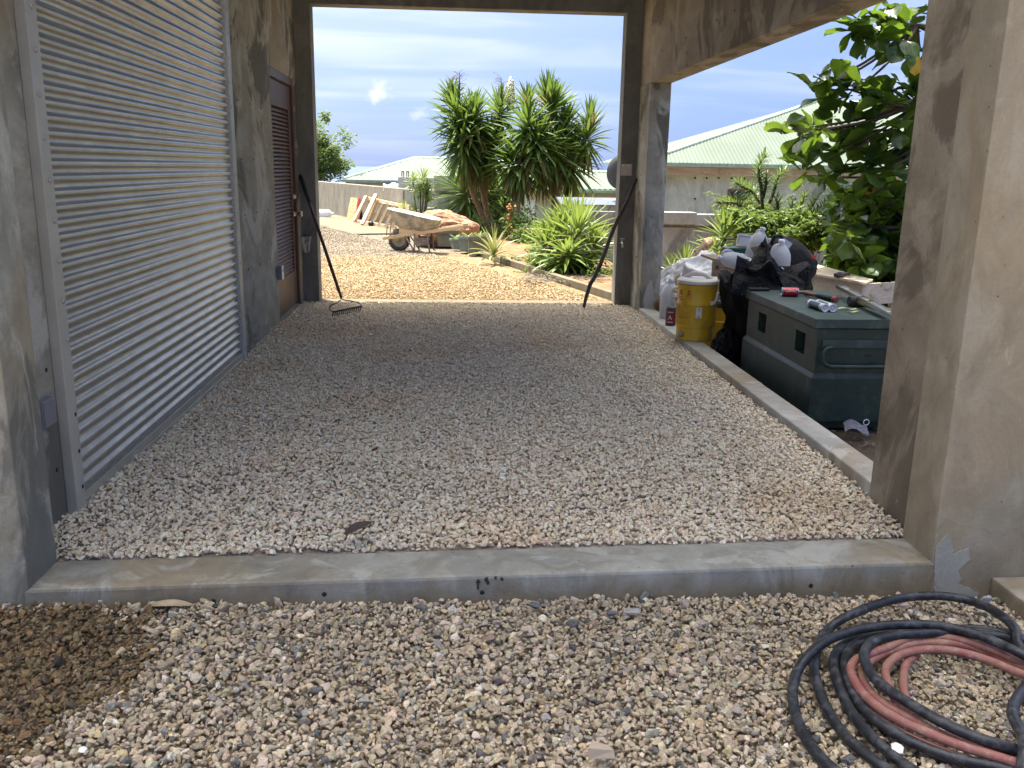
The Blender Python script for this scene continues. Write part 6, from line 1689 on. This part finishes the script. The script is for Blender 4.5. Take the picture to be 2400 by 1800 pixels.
# ------------------------------------------------------------------ hoses in the foreground
hx = lambda a, c, z: gz(1800+a/2.2117, 1050+c/2.2117, z)
def strand(b, pts, z, r, n=10):
    if not hasattr(z, '__len__'): z = [z]*len(pts)
    P = [hx(a, c, zz) for (a, c), zz in zip(pts, z)]
    b.tube(spline(P, 9), r, n)
t = NT('black_hose_rubber'); p = t.pos(); n = t.noise(p, 22, 7, .72, .8); n2 = t.noise(p, 70, 5, .7)
t.set(Base_Color=t.mix(t.rng(n, .48, .75, 0, .9), (.014, .015, .018), (.115, .118, .125)), Roughness=t.rng(n, .4, .7, .38, .7)); t.bump(n2, .25, .004); M['hose_black'] = t.mat
t = NT('red_hose_rubber'); p = t.pos(); n = t.noise(p, 9, 6, .65, .5); n2 = t.noise(p, 60, 5, .7)
c = t.mix(t.rng(n, .35, .68), (.25, .080, .070), (.29, .15, .10)); c = t.mix(t.rng(t.noise(p, 35, 6, .7), .5, .7, 0, .6), c, (.42, .30, .25))
t.set(Base_Color=c, Roughness=.65); t.bump(n2, .2, .003); M['hose_red'] = t.mat
z0 = -.155; rb = .0162; rr = .0138; L1 = z0+rb
q = hx(700, 1300, L1); HB = thing('black_hose', 'thick black rubber hose coiled loosely on the gravel', 'hose', (q.x, q.y, z0)); h0 = Vector(HB.location)
b = MB()
out_r = [(1500, 1100), (1800, 1250), (1900, 1420)]
strand(b, [(1900, 1420), (1620, 1250), (1320, 1045), (1290, 960), (1240, 893), (1150, 832), (1050, 792), (930, 770), (800, 767), (680, 780), (560, 812), (450, 855), (370, 895), (315, 940), (268, 1000), (247, 1070), (240, 1150), (260, 1240), (300, 1340), (360, 1440), (430, 1520), (510, 1590), (600, 1655), (760, 1760), (1000, 1860), (1400, 1900)], [L1]*2+[L1+.03, L1+.05, L1+.05, L1+.05]+[L1+.04]*3+[L1+.03]*3+[L1+.02]+[L1]*13, rb)
strand(b, [(1900, 1400), (1600, 1230), (1327, 1075), (1200, 1015), (1080, 965), (950, 932), (820, 916), (650, 916), (500, 935), (370, 970), (280, 1015), (205, 1080), (150, 1160), (128, 1260), (138, 1360), (170, 1450), (220, 1540), (280, 1610), (340, 1665), (520, 1790), (900, 1920)], [L1]*2+[L1+.06]*3+[L1+.055]*2+[L1+.055]*2+[L1+.05]*2+[L1+.035]+[L1+.01]+[L1]*8, rb)
strand(b, [(1700, 1060), (1327, 992), (1200, 957), (1060, 938), (900, 945), (700, 952), (550, 968), (430, 1003), (362, 1050), (340, 1120), (360, 1210), (400, 1310), (460, 1410), (540, 1500), (640, 1590), (735, 1660), (960, 1780), (1400, 1850)], L1+.004, rb)
strand(b, [(1800, 1120), (1327, 1010), (1100, 955), (750, 958), (600, 972), (480, 1003), (420, 1050), (398, 1115), (410, 1190), (450, 1290), (520, 1380), (620, 1450), (740, 1520), (880, 1580), (1020, 1622), (1180, 1655), (1327, 1690), (1600, 1720)], L1+.006, rb)
strand(b, [(1500, 1040), (1250, 985), (980, 960), (750, 965), (620, 980), (540, 1005), (500, 1060), (512, 1130), (560, 1200), (650, 1270), (760, 1340), (880, 1410), (1010, 1472), (1140, 1522), (1327, 1575), (1600, 1640)], [L1+.01, L1+.015, L1+.03, L1+.04, L1+.045, L1+.05]+[L1+.05]*8+[L1+.03, L1+.01], rb)
strand(b, [(1480, 1000), (1400, 1120), (1335, 1240), (1290, 1300), (1268, 1370), (1290, 1435), (1322, 1490), (1330, 1560), (1322, 1640), (1300, 1800)], [L1+.02, L1+.06, L1+.06, L1+.07, L1+.075, L1+.07, L1+.07, L1+.075, L1+.06, L1+.05], rb)
shift(b, h0).build('coil', M['hose_black'], HB)
b = MB(); q = hx(1165, 848, L1+.05)
HRp = hx(700, 1200, z0); HR = thing('red_hose', 'faded red rubber hose coiled inside the black one', 'hose', (HRp.x, HRp.y, z0)); h0 = Vector(HR.location); Lr = z0+rr
b = MB()
strand(b, [(1700, 1230), (1327, 1115), (1180, 1055), (1060, 1012), (930, 982), (820, 978), (720, 992), (620, 1035), (520, 1070), (455, 1100), (428, 1145), (450, 1210), (500, 1280), (580, 1350), (690, 1415), (800, 1465), (920, 1515), (1050, 1560), (1200, 1605), (1327, 1640), (1700, 1700)], [Lr]+[Lr+.026]*7+[Lr+.03]*13, rr)
strand(b, [(1700, 1260), (1327, 1140), (1150, 1060), (1000, 1020), (860, 1008), (740, 1018), (620, 1060), (540, 1100), (490, 1150), (492, 1200), (530, 1265), (600, 1330), (720, 1395), (900, 1485), (1100, 1560), (1327, 1610), (1700, 1660)], Lr+.012, rr)
strand(b, [(1700, 1290), (1327, 1175), (1180, 1115), (1050, 1072), (920, 1047), (800, 1047), (700, 1067), (630, 1112), (608, 1162), (625, 1225), (660, 1300), (700, 1350), (760, 1388)], [Lr]+[Lr+.024]*9+[Lr+.012]*3, rr)
strand(b, [(770, 1068), (722, 1112), (704, 1170), (704, 1250), (722, 1310), (790, 1400)], Lr, rr)
strand(b, [(470, 1290), (520, 1350), (600, 1420), (720, 1490), (850, 1550), (980, 1600), (1120, 1640), (1327, 1675), (1700, 1720)], Lr, rr)
strand(b, [(480, 1180), (520, 1260), (580, 1310), (640, 1345), (720, 1360)], Lr+.004, rr)
shift(b, h0).build('coil', M['hose_red'], HR)

# odd stones and scraps lying on the gravel
def rock(name, label, u, v, z, size, mat, seed, sq=(1, .7, .5), group=None, rot=(0, 0, 0), bev=.05):
    me = make_stone(seed, sq, 13, bev); me.materials.append(mat); o = bpy.data.objects.new(name, me); COL.objects.link(o)
    q = gz(u, v, z); o.location = q; o.scale = (size,)*3; o.rotation_euler = rot; tag(o, label, 'stone', group); return o
greyst = plain('grey_stone', (.30, .29, .28), .9, 0, .2, 3, bump=.4); whitest = plain('white_stone', (.75, .73, .70), .9, 0, .05); tanst = plain('tan_stone', (.46, .36, .25), .9, 0, .15, 2, bump=.3); darkst = plain('slate_stone', (.11, .115, .125), .9, 0, .2, 2, bump=.3)
gs = 'single stones on the forecourt gravel'
rock('stone', 'bright white chip at the edge of the wet gravel', 192, 1757, -.115, .034, whitest, 1, (1, .8, .5), gs)
rock('stone', 'large tan stone leaning against the kerb face', 1346, 1408, -.125, .052, tanst, 6, (.8, .7, 1), gs)
rock('stone', 'dark slate lump near the kerb below the survey mark', 1253, 1420, -.13, .062, darkst, 9, (1, .7, .5), gs)
rock('stone', 'dark slate stone right of the slate lump', 1432, 1438, -.135, .05, darkst, 12, (1, .7, .5), gs)
rock('stone', 'flat pale concrete flake by the kerb', 1482, 1432, -.13, .095, greyst, 14, (1, .55, .22), gs)
rock('stone', 'brown stone with dark cap in the middle of the gravel', 1146, 1494, -.125, .055, plain('brown_stone', (.24, .17, .13), .9, 0, .2, 3), 15, (1, .7, .6), gs)
rock('stone', 'big tan rock standing at the kerb foot left of the leaf', 484, 1426, -.12, .05, tanst, 17, (1, .7, .7), gs)
rock('stone', 'pale chip lying between the hose strands', 2100, 1754, -.125, .062, whitest, 19, (1, .85, .45), gs)
rock('stone', 'broken grey concrete chunk beside the return kerb', 2308, 1413, -.115, .098, greyst, 21, (1, .55, .8), gs, (.4, .2, .3))
rock('stone', 'pinkish shell shaped stone by the hose', 2118, 1418, -.13, .055, plain('pink_stone', (.42, .31, .26), .8, 0, .15, 9), 23, (1, .6, .5), gs)
q = gz(1408, 1775, -.125); b = MB(); b.hexa([(-.034, -.012, 0), (.040, -.004, 0), (.034, .020, 0), (-.020, .028, 0), (-.036, -.004, .030), (.034, .006, .020), (.030, .022, .018), (-.022, .030, .032)])
o = b.build('wedge_stone', plain('cut_stone', (.40, .32, .23), .8, 0, .1, 3), None, bevel=.002, loc=q); o.rotation_euler = (0, 0, -.1); tag(o, 'sharp edged wedge of cut stone on the gravel', 'stone')
def dryleaf(label, u0, v0, u1, v1, z, w, col, rise):
    a, c = gz(u0, v0, z), gz(u1, v1, z+rise); d = c-a; L = d.length; b = MB(); mt = plain('dry_leaf_'+label[:6].strip(), col, .7, 0, .25, 20)
    ang = math.atan2(d.y, d.x)
    b.grid(16, 7, lambda s, t_: (s*L, (t_-.5)*w*math.sin(math.pi*min(.98, .05+s*.95))**.7*1.0, abs(t_-.5)*w*.35*math.sin(math.pi*s)+rise*s+.012*math.sin(s*8)*0+.01))
    b.tube([(0, 0, .012), (L*.5, 0, .008+rise*.5), (L, 0, .01+rise)], .0016, 5)
    o = b.build('dry_leaf', mt, None, loc=a); o.rotation_euler = (0, 0, ang); tag(o, label, 'leaf', 'dry leaves on the gravel'); return o
dryleaf('curled pale dry leaf lying at the kerb foot', 346, 1424, 455, 1424, -.118, .05, (.36, .28, .17), .0)
dryleaf('dark brown curled leaf on the carport gravel', 808, 1258, 872, 1228, .012, .06, (.06, .042, .032), .02)
